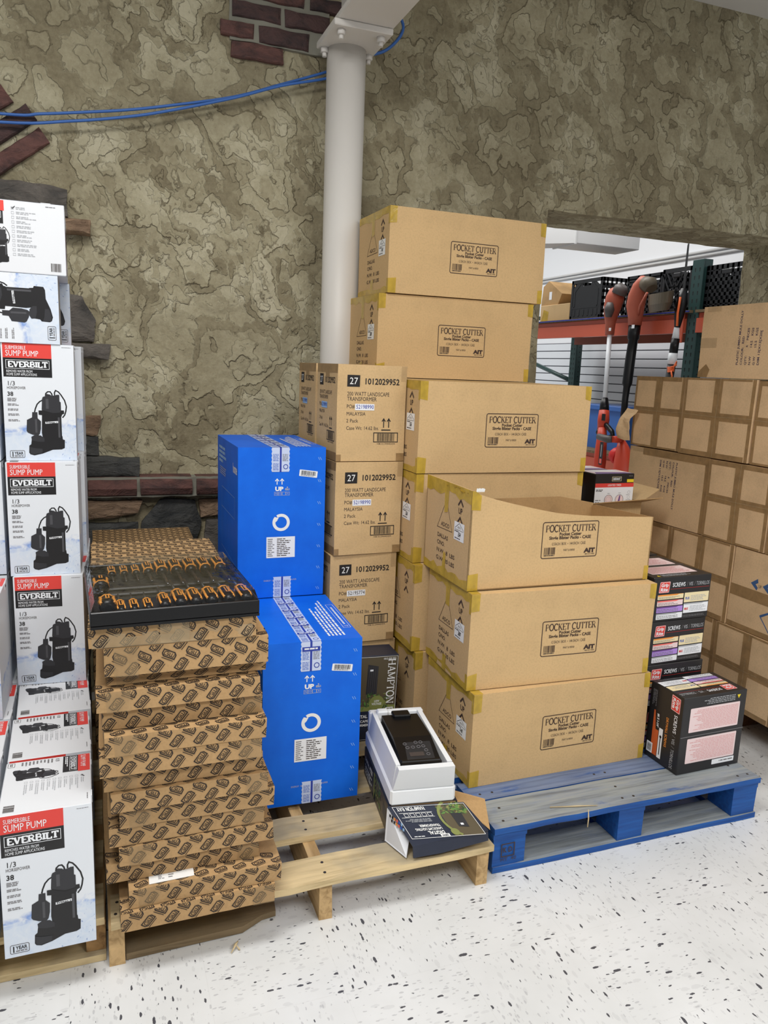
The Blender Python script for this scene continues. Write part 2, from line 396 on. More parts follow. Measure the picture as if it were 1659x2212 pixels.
# serif capitals as strokes on a 1-high grid: (width, [(polyline, heavy)], [serif centre x, y])
def _arc(cx, cy, rx, ry, a0, a1, n=12):
    return [(cx + rx * math.cos(math.radians(a0 + (a1 - a0) * i / n)), cy + ry * math.sin(math.radians(a0 + (a1 - a0) * i / n))) for i in range(n + 1)]
SERIF = {
 'E': (.62, [([(.14, 0), (.14, 1)], 1), ([(.1, .97), (.58, .97), (.58, .78)], 0), ([(.14, .5), (.42, .5), (.42, .58), (.42, .42)], 0), ([(.1, .03), (.6, .03), (.6, .24)], 0)], []),
 'V': (.74, [([(.12, 1), (.37, 0)], 1), ([(.37, 0), (.62, 1)], 0)], [(.12, 1), (.62, 1)]),
 'R': (.72, [([(.14, 0), (.14, 1)], 1), ([(.1, .97), (.36, .97)] + _arc(.36, .74, .2, .23, 90, -90) + [(.14, .51)], 0), ([(.36, .51), (.64, .03)], 1)], [(.14, 0), (.64, 0)]),
 'B': (.68, [([(.14, 0), (.14, 1)], 1), ([(.1, .97), (.36, .97)] + _arc(.36, .75, .18, .22, 90, -90) + [(.14, .53)], 0), ([(.36, .53)] + _arc(.36, .28, .23, .25, 90, -90) + [(.1, .03)], 0)], []),
 'I': (.32, [([(.16, 0), (.16, 1)], 1)], [(.16, 0), (.16, 1)]),
 'L': (.6, [([(.14, 0), (.14, 1)], 1), ([(.1, .03), (.56, .03), (.56, .28)], 0)], [(.14, 1)]),
 'T': (.66, [([(.33, 0), (.33, 1)], 1), ([(.05, .76), (.05, .97), (.61, .97), (.61, .76)], 0)], [(.33, 0)]),
 'P': (.64, [([(.14, 0), (.14, 1)], 1), ([(.1, .97), (.36, .97)] + _arc(.36, .72, .22, .25, 90, -90) + [(.14, .47)], 0)], [(.14, 0)]),
 'O': (.8, [(_arc(.4, .5, .33, .5, 0, 360, 20), 1)], []),
 'C': (.74, [(_arc(.4, .5, .33, .5, 48, 312, 16), 1), ([(.64, .98), (.64, .74)], 0)], []),
 'K': (.74, [([(.14, 0), (.14, 1)], 1), ([(.16, .42), (.58, .98)], 0), ([(.3, .58), (.62, .02)], 1)], [(.14, 0), (.14, 1), (.58, 1), (.64, 0)]),
 'U': (.78, [([(.14, 1), (.14, .34)] + _arc(.38, .34, .24, .34, 180, 360) + [(.62, 1)], 1)], [(.14, 1), (.62, 1)]),
 'H': (.8, [([(.14, 0), (.14, 1)], 1), ([(.64, 0), (.64, 1)], 1), ([(.14, .5), (.64, .5)], 0)], [(.14, 0), (.14, 1), (.64, 0), (.64, 1)]),
 'A': (.76, [([(.1, 0), (.38, 1)], 0), ([(.38, 1), (.66, 0)], 1), ([(.2, .34), (.56, .34)], 0)], [(.1, 0), (.66, 0)]),
 'M': (.92, [([(.12, 0), (.14, 1)], 0), ([(.14, 1), (.45, .1)], 1), ([(.45, .1), (.76, 1)], 0), ([(.76, 1), (.78, 0)], 1)], [(.12, 0), (.14, 1), (.76, 1), (.78, 0)]),
 'N': (.82, [([(.14, 0), (.14, 1)], 0), ([(.14, 1), (.66, .02)], 1), ([(.66, 0), (.66, 1)], 0)], [(.14, 0), (.12, 1), (.66, 1)]),
 'Y': (.74, [([(.12, 1), (.37, .48)], 1), ([(.62, 1), (.37, .48)], 0), ([(.37, .48), (.37, 0)], 1)], [(.12, 1), (.62, 1), (.37, 0)]),
 ' ': (.34, [], []),
}

# ---------------------------------------------------------------- mesh builder
class MB:
    def __init__(s): s.v = []; s.f = []; s.fm = []; s.fu = {}; s.mats = []; s.smooth = set()
    def mi(s, m):
        if m not in s.mats: s.mats.append(m)
        return s.mats.index(m)
    def face(s, pts, m, uv=None):
        b = len(s.v); s.v += [Vector(p) for p in pts]; s.f.append(tuple(range(b, b + len(pts)))); s.fm.append(s.mi(m))
        if uv: s.fu[len(s.f) - 1] = uv
    def box(s, x0, y0, z0, x1, y1, z1, m, ch=0.0):
        """box with small chamfers"""
        if ch <= 0:
            P = [Vector((x, y, z)) for z in (z0, z1) for y in (y0, y1) for x in (x0, x1)]
            b = len(s.v); s.v += P; k = s.mi(m)
            for q in ((0, 2, 3, 1), (4, 5, 7, 6), (0, 1, 5, 4), (2, 6, 7, 3), (0, 4, 6, 2), (1, 3, 7, 5)):
                s.f.append(tuple(b + i for i in q)); s.fm.append(k)
            return
        c = ch; b = len(s.v); k = s.mi(m); idx = {}
        for ix, x in ((0, x0), (1, x1)):
            for iy, y in ((0, y0), (1, y1)):
                for iz, z in ((0, z0), (1, z1)):
                    dx, dy, dz = (c if ix == 0 else -c), (c if iy == 0 else -c), (c if iz == 0 else -c)
                    idx[ix, iy, iz, 'x'] = len(s.v); s.v.append(Vector((x, y + dy, z + dz)))
                    idx[ix, iy, iz, 'y'] = len(s.v); s.v.append(Vector((x + dx, y, z + dz)))
                    idx[ix, iy, iz, 'z'] = len(s.v); s.v.append(Vector((x + dx, y + dy, z)))
        cen = Vector(((x0 + x1) / 2, (y0 + y1) / 2, (z0 + z1) / 2))
        def add(q):
            p = [s.v[i] for i in q]; n = (p[1] - p[0]).cross(p[2] - p[0])
            if n.dot(sum(p, Vector()) / len(p) - cen) < 0: q = q[::-1]
            s.f.append(tuple(q)); s.fm.append(k)
        for a in (0, 1):
            add([idx[a, 0, 0, 'x'], idx[a, 1, 0, 'x'], idx[a, 1, 1, 'x'], idx[a, 0, 1, 'x']])
            add([idx[0, a, 0, 'y'], idx[1, a, 0, 'y'], idx[1, a, 1, 'y'], idx[0, a, 1, 'y']])
            add([idx[0, 0, a, 'z'], idx[1, 0, a, 'z'], idx[1, 1, a, 'z'], idx[0, 1, a, 'z']])
            for c2 in (0, 1):
                add([idx[a, c2, 0, 'x'], idx[a, c2, 1, 'x'], idx[a, c2, 1, 'y'], idx[a, c2, 0, 'y']])
                add([idx[a, 0, c2, 'x'], idx[a, 1, c2, 'x'], idx[a, 1, c2, 'z'], idx[a, 0, c2, 'z']])
                add([idx[0, a, c2, 'y'], idx[1, a, c2, 'y'], idx[1, a, c2, 'z'], idx[0, a, c2, 'z']])
        for ix in (0, 1):
            for iy in (0, 1):
                for iz in (0, 1): add([idx[ix, iy, iz, 'x'], idx[ix, iy, iz, 'y'], idx[ix, iy, iz, 'z']])
    def grid(s, o, du, dv, nu, nv, m, skip=None):
        b = len(s.v); k = s.mi(m); o, du, dv = Vector(o), Vector(du), Vector(dv)
        for j in range(nv + 1):
            for i in range(nu + 1): s.v.append(o + du * (i / nu) + dv * (j / nv))
        for j in range(nv):
            for i in range(nu):
                if skip and skip(i, j): continue
                a = b + j * (nu + 1) + i; s.f.append((a, a + 1, a + nu + 2, a + nu + 1)); s.fm.append(k)
    def gbox(s, x0, y0, z0, x1, y1, z1, n, m):
        """box of gridded faces, for bending"""
        X, Y, Z = (x1 - x0, 0, 0), (0, y1 - y0, 0), (0, 0, z1 - z0)
        s.grid((x0, y0, z0), X, Z, n[0], n[2], m); s.grid((x1, y1, z0), (x0 - x1, 0, 0), Z, n[0], n[2], m)
        s.grid((x0, y1, z0), (0, y0 - y1, 0), Z, n[1], n[2], m); s.grid((x1, y0, z0), Y, Z, n[1], n[2], m)
        s.grid((x0, y0, z1), X, Y, n[0], n[1], m); s.grid((x0, y1, z0), X, (0, y0 - y1, 0), n[0], n[1], m)
    def prism(s, pts, d, m, cap=True):
        """extrude a planar ring of points by the vector d (ring counter-clockwise seen from against d)"""
        d = Vector(d); A = [Vector(p) for p in pts]; n = len(A); b = len(s.v); k = s.mi(m)
        nn = Vector()
        for i in range(n): nn += A[i].cross(A[(i + 1) % n])
        if nn.dot(d) > 0: A = A[::-1]
        s.v += A + [a + d for a in A]
        if cap:
            s.f.append(tuple(range(b, b + n))); s.fm.append(k)
            s.f.append(tuple(range(b + 2 * n - 1, b + n - 1, -1))); s.fm.append(k)
        for i in range(n):
            j = (i + 1) % n; s.f.append((b + j, b + i, b + n + i, b + n + j)); s.fm.append(k)
    def tube(s, path, r, m, seg=8, cap=True, flatten=None):
        P = [Vector(p) for p in path]; n = len(P); k = s.mi(m); b = len(s.v)
        rr = r if isinstance(r, (list, tuple)) else [r] * n
        t0 = (P[1] - P[0]).normalized(); ref = Vector((0, 0, 1)) if abs(t0.z) < .9 else Vector((1, 0, 0))
        nx = t0.cross(ref).normalized()
        for i in range(n):
            t = (P[min(i + 1, n - 1)] - P[max(i - 1, 0)]).normalized()
            nx = (nx - t * nx.dot(t)).normalized(); ny = t.cross(nx)
            for q in range(seg):
                a = 2 * PI * q / seg; s.v.append(P[i] + (nx * math.cos(a) + ny * math.sin(a)) * rr[i])
        for i in range(n - 1):
            for q in range(seg):
                w = (q + 1) % seg
                s.smooth.add(len(s.f)); s.f.append((b + i * seg + q, b + i * seg + w, b + (i + 1) * seg + w, b + (i + 1) * seg + q)); s.fm.append(k)
        if cap:
            s.f.append(tuple(b + q for q in range(seg))[::-1]); s.fm.append(k)
            s.f.append(tuple(b + (n - 1) * seg + q for q in range(seg))); s.fm.append(k)
    def move(s, fn):
        s.v = [Vector(fn(p)) for p in s.v]; return s
    def build_parts(s, name, parent):
        """every strip that touches no other becomes a part of its own"""
        n = len(s.f); bb = []
        for f in s.f:
            P = [s.v[i] for i in f]; bb.append(([min(p[k] for p in P) - .0007 for k in range(3)], [max(p[k] for p in P) + .0007 for k in range(3)]))
        par = list(range(n))
        def root(i):
            while par[i] != i: par[i] = par[par[i]]; i = par[i]
            return i
        for i in range(n):
            for j in range(i):
                if all(bb[i][0][k] <= bb[j][1][k] and bb[j][0][k] <= bb[i][1][k] for k in range(3)): par[root(i)] = root(j)
        for r in sorted({root(i) for i in range(n)}):
            m = MB()
            for i in range(n):
                if root(i) == r: m.face([s.v[q] for q in s.f[i]], s.mats[s.fm[i]])
            m.build(name, parent)
    def build(s, name, parent=None, loc=None, rot=None, mesh=None):
        if mesh is None:
            mesh = bpy.data.meshes.new(name)
            mesh.from_pydata([tuple(p) for p in s.v], [], s.f)
            for m in s.mats: mesh.materials.append(MATS[m])
            mesh.polygons.foreach_set('material_index', s.fm)
            if s.smooth:
                for i in s.smooth: mesh.polygons[i].use_smooth = True
            if s.fu:
                uv = mesh.uv_layers.new(name='UVMap')
                for i, c in s.fu.items():
                    for li, q in zip(mesh.polygons[i].loop_indices, c): uv.data[li].uv = q
            mesh.update()
        o = bpy.data.objects.new(name, mesh); COL.objects.link(o)
        if parent: o.parent = parent
        if loc: o.location = loc
        if rot: o.rotation_euler = rot
        return o

class Face:
    """draws print on a plane: o = lower left corner, u to the right, v up (as seen by the reader)"""
    def __init__(s, mb, o, u, v, lift=.0006, bend=None):
        s.mb = mb; s.o = Vector(o); s.u = Vector(u).normalized(); s.v = Vector(v).normalized(); s.n = s.u.cross(s.v); s.k = lift; s.clip = None
    def sub(s, x, y, ang=0.0):
        f = Face(s.mb, s.o + s.u * x + s.v * y, s.u, s.v, s.k); a = math.radians(ang)
        f.u = s.u * math.cos(a) + s.v * math.sin(a); f.v = s.v * math.cos(a) - s.u * math.sin(a); f.clip = s.clip; return f
    def p(s, x, y, lay): return s.o + s.u * x + s.v * y + s.n * (s.k * lay)
    def poly(s, pts, m, lay=1):
        a = sum(pts[i][0] * pts[(i + 1) % len(pts)][1] - pts[(i + 1) % len(pts)][0] * pts[i][1] for i in range(len(pts)))
        if a < 0: pts = pts[::-1]
        P = [s.p(x, y, lay) for x, y in pts]
        for c, n in (s.clip or ()):                                   # cut at the edges of the sheet
            Q = []
            for i in range(len(P)):
                a, b = P[i], P[(i + 1) % len(P)]; da, db = (a - c).dot(n), (b - c).dot(n)
                if da >= 0: Q.append(a)
                if da * db < 0: Q.append(a.lerp(b, da / (da - db)))
            P = Q
            if len(P) < 3: return
        s.mb.face(P, m)
    def cut(s, w, h):
        s.clip = [(s.o, s.u), (s.o, s.v), (s.o + s.u * w, -s.u), (s.o + s.v * h, -s.v)]; return s
    def rect(s, x0, y0, x1, y1, m, lay=1): s.poly([(x0, y0), (x1, y0), (x1, y1), (x0, y1)], m, lay)
    def uvrect(s, x0, y0, x1, y1, m, lay=0): s.mb.face([s.p(x, y, lay) for x, y in ((x0, y0), (x1, y0), (x1, y1), (x0, y1))], m, [(0, 0), (1, 0), (1, 1), (0, 1)])
    def path(s, pts, w, m, closed=False, lay=1):
        n = len(pts); P = [Vector((a[0], a[1], 0)) for a in pts]; Lf = []; Rt = []
        for i in range(n):
            a = P[i - 1] if (i > 0 or closed) else None; c = P[(i + 1) % n] if (i < n - 1 or closed) else None
            d1 = (P[i] - a).normalized() if a is not None else None; d2 = (c - P[i]).normalized() if c is not None else None
            if d1 is None: d1 = d2
            if d2 is None: d2 = d1
            t = (d1 + d2)
            t = t.normalized() if t.length > 1e-6 else d1
            nr = Vector((-t.y, t.x, 0)); den = max(.45, nr.dot(Vector((-d1.y, d1.x, 0))))
            Lf.append(P[i] + nr * (w / 2 / den)); Rt.append(P[i] - nr * (w / 2 / den))
        for i in range(n if closed else n - 1):
            j = (i + 1) % n; s.poly([(Rt[i].x, Rt[i].y), (Rt[j].x, Rt[j].y), (Lf[j].x, Lf[j].y), (Lf[i].x, Lf[i].y)], m, lay)
    def frame(s, x0, y0, x1, y1, w, m, r=0.0, lay=1):
        s.path(s.round(x0, y0, x1, y1, r), w, m, True, lay)
    def round(s, x0, y0, x1, y1, r):
        if r <= 0: return [(x0, y0), (x1, y0), (x1, y1), (x0, y1)]
        out = []
        for cx, cy, a in ((x0 + r, y0 + r, 180), (x1 - r, y0 + r, 270), (x1 - r, y1 - r, 0), (x0 + r, y1 - r, 90)): out += _arc(cx, cy, r, r, a, a + 90, 3)
        return out
    def rrect(s, x0, y0, x1, y1, r, m, lay=1): s.poly(s.round(x0, y0, x1, y1, r), m, lay)
    def ring(s, x, y, r, w, m, lay=1, n=24): s.path(_arc(x, y, r, r, 0, 360, n)[:-1], w, m, True, lay)
    def disc(s, x, y, r, m, lay=1, n=20): s.poly(_arc(x, y, r, r, 0, 360, n)[:-1], m, lay)
    def text(s, t, x, y, h, m, w=None, bold=0.0, lay=1, align='l', slant=0.0):
        vs, fs, tw, ch = glyphs(t, bold); ky = h / ch; kx = ky if w is None else w / tw
        ox = x - (tw * kx / 2 if align == 'c' else tw * kx if align == 'r' else 0)
        b = len(s.mb.v); k = s.mb.mi(m); s.mb.v += [s.p(ox + a * kx + slant * c * ky, y + c * ky, lay) for a, c in vs]
        for f in fs: s.mb.f.append(tuple(b + i for i in f)); s.mb.fm.append(k)
    def serif(s, t, x, y, h, m, w, heavy=.12, light=.05, lay=1, sw=.11):
        tot = sum(SERIF[c][0] for c in t); kx = w / tot
        for c in t:
            cw, st, se = SERIF[c]; ly = lay
            for pl, hv in st: s.path([(x + a * kx, y + b * h) for a, b in pl], (heavy if hv else light) * h, m, False, ly); ly += .22
            for a, b in se:
                q = light * h * .5
                yy = y + (b * h - q if b > .5 else q); s.path([(x + (a - sw) * kx, yy), (x + (a + sw) * kx, yy)], light * h, m, False, ly)
            x0_ = x
            x += cw * kx
    def greek(s, x, y, w, h, rows, m, lay=1, seed=1, fill=.55, ragged=.35):
        """lines of print too small to read in the photograph"""
        rn = random.Random(seed); st = h / rows
        for i in range(rows):
            a = x; e = x + w * (1 - ragged * rn.random()); yy = y + h - (i + 1) * st + st * (1 - fill) / 2
            while a < e - st * .3:
                l = min(e - a, st * rn.uniform(1.0, 3.2)); s.rect(a, yy, a + l, yy + st * fill, m, lay); a += l + st * .4
    def barcode(s, x, y, w, h, m, lay=1, seed=3, n=22):
        rn = random.Random(seed); u = w / (n * 2.0); a = x
        while a < x + w - u:
            b = u * rn.choice((.6, 1, 1, 1.8)); s.rect(a, y, min(a + b, x + w), y + h, m, lay); a += b + u * rn.choice((.7, 1, 1.4))

def thing(name, label, cat, loc=(0, 0, 0), rot=(0, 0, 0), group=None):
    o = bpy.data.objects.new(name, None); o.empty_display_size = .05; COL.objects.link(o)
    o.location = loc; o.rotation_euler = rot or (0, 0, 0)
    return tag(o, label, cat, group)
def tag(o, label, cat, group=None, kind=None):
    o['label'] = label; o['category'] = cat
    if group: o['group'] = group
    if kind: o['kind'] = kind
    return o
def struct(o, label=None):
    o['kind'] = 'structure'
    if label: o['label'] = label; 
    return o
def dup(root, loc, rot=None, label=None, group=None):
    r = root.copy(); COL.objects.link(r); r.location = loc
    if rot is not None: r.rotation_euler = rot
    if label: r['label'] = label
    if group: r['group'] = group
    for ch in list(root.children):
        c = ch.copy(); COL.objects.link(c); c.parent = r
        for g in ch.children:
            d = g.copy(); COL.objects.link(d); d.parent = c
    return r
def wob(p, amp, sc, seed=0.0):
    """smooth small wander of a surface"""
    q = Vector(p) * sc + Vector((seed * 3.1, seed * 1.7, seed * 2.3))
    return noise.noise_vector(q) * amp
R = math.radians
# ================================================================ the room
m = MB(); m.box(-4, -5, -.1, 8, 12, 0, 'floor_tile'); fl = struct(m.build('floor')); 
m = MB(); m.box(-4, -5, 3.09, 8, 3.38, 3.19, 'ceiling_white'); struct(m.build('ceiling'))
m = MB(); m.box(1.0, 3.38, 3.5, 8, 12, 3.6, 'ceiling_white'); struct(m.build('ceiling_next_room'))

# stuccoed wall with its doorway (x 1.953-3.46, up to z 2.10, 0.36 deep)
OX0, OX1, OZ, WY, WD = 1.953, 3.47, 2.100, 3.2, .36
def wall_bend(p):
    d = wob(p, .007, 4.0, 1) + wob(p, .003, 14.0, 2)
    if p[1] < WY + .001 or (OX0 - .01 < p[0] < OX1 + .01): return Vector(p) + Vector((d.x * .8, d.y, d.z * .8))
    return Vector(p)
m = MB()
m.grid((-2.2, WY, 0), (OX0 + 2.2, 0, 0), (0, 0, OZ), 120, 60, 'stucco')
m.grid((-2.2, WY, OZ), (OX0 + 2.2, 0, 0), (0, 0, .99), 120, 30, 'stucco')
m.grid((OX0, WY, OZ), (OX1 - OX0, 0, 0), (0, 0, .99), 44, 30, 'stucco')
m.grid((OX1, WY, OZ), (1.5, 0, 0), (0, 0, .99), 40, 30, 'stucco')
m.grid((OX1, WY, 0), (1.5, 0, 0), (0, 0, OZ), 40, 60, 'stucco')
m.grid((OX0, WY + WD, OZ), (OX1 - OX0, 0, 0), (0, -WD, 0), 44, 10, 'stucco')          # soffit
m.grid((OX1, WY, 0), (0, 0, OZ), (0, WD, 0), 60, 10, 'stucco')                        # right jamb
m.grid((OX0, WY + WD, 0), (0, 0, OZ), (0, -WD, 0), 60, 10, 'stucco')                  # left jamb
m.move(wall_bend)
for x0, x1, z0 in ((-2.2, OX0, 0), (OX1, OX1 + 1.5, 0), (OX0, OX1, OZ)):
    m.face([(x1, WY + WD, z0), (x0, WY + WD, z0), (x0, WY + WD, 3.09), (x1, WY + WD, 3.09)], 'wall_white')
wall = struct(m.build('wall_back'))

def wall_lump(name, pts, d, mat, r=.01, seed=0, amp=.006):
    """a stone or brick bedded in the wall: outline in x, z standing d proud, edges eased"""
    m = MB(); n = len(pts); cx = sum(p[0] for p in pts) / n; cz = sum(p[1] for p in pts) / n
    # refine outline
    P = []
    for i in range(n):
        a, b = Vector((pts[i][0], pts[i][1])), Vector((pts[(i + 1) % n][0], pts[(i + 1) % n][1])); k = max(2, int((b - a).length / .022))
        P += [a.lerp(b, q / k) for q in range(k)]
    rings = [(1.0, .02), (1.0, -d + r), (max(.0, 1 - r / .05), -d), (.6, -d - .002), (.25, -d - .003)]
    b0 = len(m.v); N = len(P); k = m.mi(mat)
    for s_, y in rings:
        for p in P: m.v.append(Vector((cx + (p.x - cx) * s_, WY + y, cz + (p.y - cz) * s_)))
    m.v.append(Vector((cx, WY - d - .003, cz)))
    sgn = sum(P[i].x * P[(i + 1) % N].y - P[(i + 1) % N].x * P[i].y for i in range(N)) > 0
    for q in range(len(rings) - 1):
        for i in range(N):
            j = (i + 1) % N; f = (b0 + q * N + i, b0 + q * N + j, b0 + (q + 1) * N + j, b0 + (q + 1) * N + i)
            m.f.append(f if sgn else f[::-1]); m.fm.append(k)
    for i in range(N):
        j = (i + 1) % N; f = (b0 + 4 * N + i, b0 + 4 * N + j, b0 + 5 * N); m.f.append(f if sgn else f[::-1]); m.fm.append(k)
    m.move(lambda p: Vector(p) + wob(p, amp, 16, seed) + wob(p, amp * .5, 45, seed + 5))
    o = m.build(name, wall); return o
def quadz(x0, z0, x1, z1, sk=0.0): return [(x0, z0), (x1, z0 + sk), (x1, z1 + sk), (x0, z1)]
# stones at the left edge of the plaster
wall_lump('wall_stone', [(-.55, 1.86), (-.30, 1.855), (-.075, 1.862), (-.073, 1.955), (-.16, 1.968), (-.30, 1.962), (-.55, 1.97)], .05, 'stone_grey', seed=1)
wall_lump('wall_stone', [(-.24, 1.80), (.0, 1.806), (.004, 1.853), (-.24, 1.85)], .07, 'stone_tan', seed=2)
wall_lump('wall_stone', [(-.3, 1.42), (.0, 1.42), (.008, 1.50), (-.035, 1.585), (-.3, 1.60)], .035, 'stone_grey', seed=3)
wall_lump('wall_stone', [(-.3, 1.352), (.056, 1.358), (.062, 1.412), (-.3, 1.414)], .06, 'stone_grey', seed=4)
wall_lump('wall_stone', [(-.3, 1.064), (.008, 1.066), (.022, 1.14), (-.3, 1.146)], .03, 'stone_tan', seed=5, amp=.009)
wall_lump('wall_stone', [(-.3, .985), (.01, .985), (.008, 1.06), (-.3, 1.06)], .025, 'stone_dark', seed=6)
wall_lump('wall_stone', [(-.3, .902), (.158, .905), (.16, .975), (.02, .982), (-.3, .98)], .05, 'stone_dark', seed=7)
# moulded brick ledge and the rubble under it
for i, (x0, x1) in enumerate(((-.22, -.045), (-.035, .144), (.158, .356), (.374, .57), (.585, .78))):
    b = MB(); pr = [(WY + .02, .822), (WY - .045, .822), (WY - .075, .836), (WY - .088, .862), (WY - .076, .888), (WY - .045, .905), (WY + .02, .91)]
    b.prism([(x0, y, z) for y, z in pr], (x1 - x0, 0, 0), 'brick_red'); b.move(lambda p: Vector(p) + wob(p, .004, 25, i))
    b.build('ledge_brick', wall)
b = MB(); b.gbox(-.25, WY - .062, .826, .8, WY + .02, .904, (30, 3, 4), 'mortar'); b.move(lambda p: Vector(p) + wob(p, .004, 30, 2)); b.build('ledge_mortar', wall)
wall_lump('wall_stone', [(-.3, .735), (.03, .735), (.15, .755), (.165, .805), (-.3, .815)], .045, 'stone_tan', seed=8)
wall_lump('wall_stone', [(.17, .60), (.36, .60), (.40, .70), (.375, .80), (.24, .806), (.16, .72)], .03, 'stone_dark', seed=9, amp=.01)
wall_lump('wall_stone', [(.395, .73), (.62, .73), (.62, .805), (.39, .806)], .03, 'stone_tan', seed=10)
wall_lump('wall_stone', [(.40, .55), (.62, .55), (.62, .72), (.42, .715)], .03, 'stone_grey', seed=11)
wall_lump('wall_stone', [(-.3, .58), (.15, .58), (.15, .715), (-.3, .725)], .03, 'stone_dark', seed=12)
# patch of bare brick at the top, and the tilted bricks at the left
mt = MB(); mt.gbox(.515, WY - .012, 2.56, .90, WY + .03, 2.80, (16, 1, 10), 'mortar'); mt.move(lambda p: Vector(p) + wob(p, .008, 12, 4)); mt.build('brick_mortar', wall)
for i, (x0, z0, x1, z1, mm) in enumerate(((.524, 2.641, .708, 2.696, 'brick_dark'), (.724, 2.638, .90, 2.696, 'brick_dark'), (.480, 2.571, .606, 2.624, 'brick_red'), (.624, 2.564, .820, 2.624, 'brick_dark'),
        (.520, 2.502, .718, 2.556, 'brick_red'), (.60, 2.712, .797, 2.755, 'brick_red'), (.822, 2.712, .98, 2.76, 'brick_dark'), (.45, 2.715, .58, 2.76, 'brick_red'))):
    wall_lump('wall_brick', quadz(x0, z0, x1, z1), .022, mm, .006, 20 + i, .004)
for i, (cx, cz, l, h, a) in enumerate(((-.245, 2.055, .26, .058, 37), (-.285, 2.125, .26, .058, 37), (-.345, 2.19, .22, .06, 37), (-.40, 2.25, .22, .06, 37))):
    c, s_ = math.cos(R(a)), math.sin(R(a))
    wall_lump('wall_brick', [(cx + x * c - z * s_, cz + x * s_ + z * c) for x, z in ((-l / 2, -h / 2), (l / 2, -h / 2), (l / 2, h / 2), (-l / 2, h / 2))], .025, 'brick_red' if i % 2 == 0 else 'brick_dark', .006, 40 + i, .004)

# ---------------------------------------------------------------- next room
m = MB(); m.box(4.78, 3.56, 0, 4.9, 12, 3.5, 'wall_white')
m.box(4.772, 3.56, 0, 4.78, 12, 1.70, 'slat_groove')
z = .1
while z < 1.68: m.box(4.755, 3.56, z, 4.775, 12, z + .071, 'slat_white', .003); z += .08
struct(m.build('wall_right'))
m = MB(); m.box(1.0, 12, 0, 4.9, 12.1, 3.5, 'wall_white'); struct(m.build('wall_far'))
d = thing('air_duct', 'white rectangular air duct under the ceiling, seen through the doorway', 'duct', (3.0, 5.2, 2.346))
m = MB(); m.box(.44, 0, 0, 1.02, .30, .34, 'duct_white', .004); m.build('duct_section', d)
m = MB(); m.box(.425, -.008, -.008, .44, .308, .348, 'duct_white', .002); m.build('duct_flange', d)
m = MB(); m.prism([(-.25, .62, .0), (.425, .0, .0), (.425, .30, .0), (-.05, .82, .0)], (0, 0, .34), 'duct_white'); m.build('duct_elbow', d)
m = MB(); m.box(.62, .12, .34, .66, .16, 1.154, 'duct_white'); m.build('hanger_strap', d)
for z, lb in ((2.41, 'upper thin white conduit along the plain white side wall'), (2.378, 'lower thin white conduit along the plain white side wall')):
    m = MB(); m.tube([(4.765, 3.6, z + .008), (4.765, 11.9, z - .01)], .012, 'duct_white', 6)
    tag(m.build('conduit'), lb, 'conduit', 'conduits on the side wall')

# ---------------------------------------------------------------- steel column, beam, cables
t = thing('steel_column', 'round cream steel column in front of the stuccoed wall', 'column', (.932, 3.05, 0))
m = MB(); m.tube([(0, 0, 0), (0, 0, 2.54)], .0745, 'steel_white', 40); m.build('shaft', t)
m = MB(); m.box(-.11, -.21, 2.54, .11, .03, 2.562, 'steel_white', .003); m.build('cap_plate', t)
for x, y in ((-.075, -.175), (.075, -.175), (-.085, 0.005), (.088, .0)):
    m = MB(); m.tube([(x, y, 2.522), (x, y, 2.54)], .016, 'steel_white', 6); m.tube([(x, y, 2.508), (x, y, 2.524)], .009, 'steel_white', 8); m.build('bolt', t)
m = MB()
m.box(-.105, -3.2, 2.563, .105, .07, 2.583, 'steel_white', .003); m.box(-.012, -3.2, 2.58, .012, .07, 2.86, 'steel_white'); m.box(-.105, -3.2, 2.855, .105, .07, 2.875, 'steel_white', .003)
o = m.build('ceiling_beam', None, (.94, 3.05, 0)); tag(o, 'white painted steel beam resting on top of the round column', 'beam')
def cable(pts, label, r=.0052):
    m = MB(); P = [Vector(p) for p in pts]; Q = []
    for i in range(len(P) - 1):
        p0, p1, p2, p3 = P[max(i - 1, 0)], P[i], P[i + 1], P[min(i + 2, len(P) - 1)]
        for k in range(6):
            u = k / 6; Q.append(.5 * ((2 * p1) + (-p0 + p2) * u + (2 * p0 - 5 * p1 + 4 * p2 - p3) * u * u + (-p0 + 3 * p1 - 3 * p2 + p3) * u ** 3))
    Q.append(P[-1]); m.tube(Q, r, 'cable_blue', 8); o = m.build('data_cable'); tag(o, label, 'cable'); return o
yc = 3.158
cable([(-.9, yc, 2.16), (-.284, yc, 2.178), (-.149, yc, 2.196), (-.009, yc, 2.221), (.136, yc, 2.249), (.285, yc, 2.285), (.523, yc, 2.350), (.702, yc, 2.420), (.90, yc, 2.500), (1.03, 3.148, 2.56)], 'upper blue data cable strung across the left plaster wall')
yc = 3.144
cable([(-.9, yc, 2.12), (-.285, yc, 2.147), (-.057, yc, 2.181), (.135, yc, 2.222), (.285, yc, 2.264), (.523, yc, 2.343), (.702, yc, 2.412), (.91, yc, 2.476), (1.02, 3.136, 2.54)], 'lower blue data cable sagging across the left plaster wall')
cable([(1.0, 3.145, 2.565), (1.035, 3.15, 2.574), (1.116, 3.15, 2.603), (1.174, 3.15, 2.655), (1.196, 3.15, 2.706), (1.169, 3.15, 2.761), (1.16, 3.15, 2.80), (1.17, 3.15, 3.085)], 'blue data cable looping up the wall at the right of the column', .006)
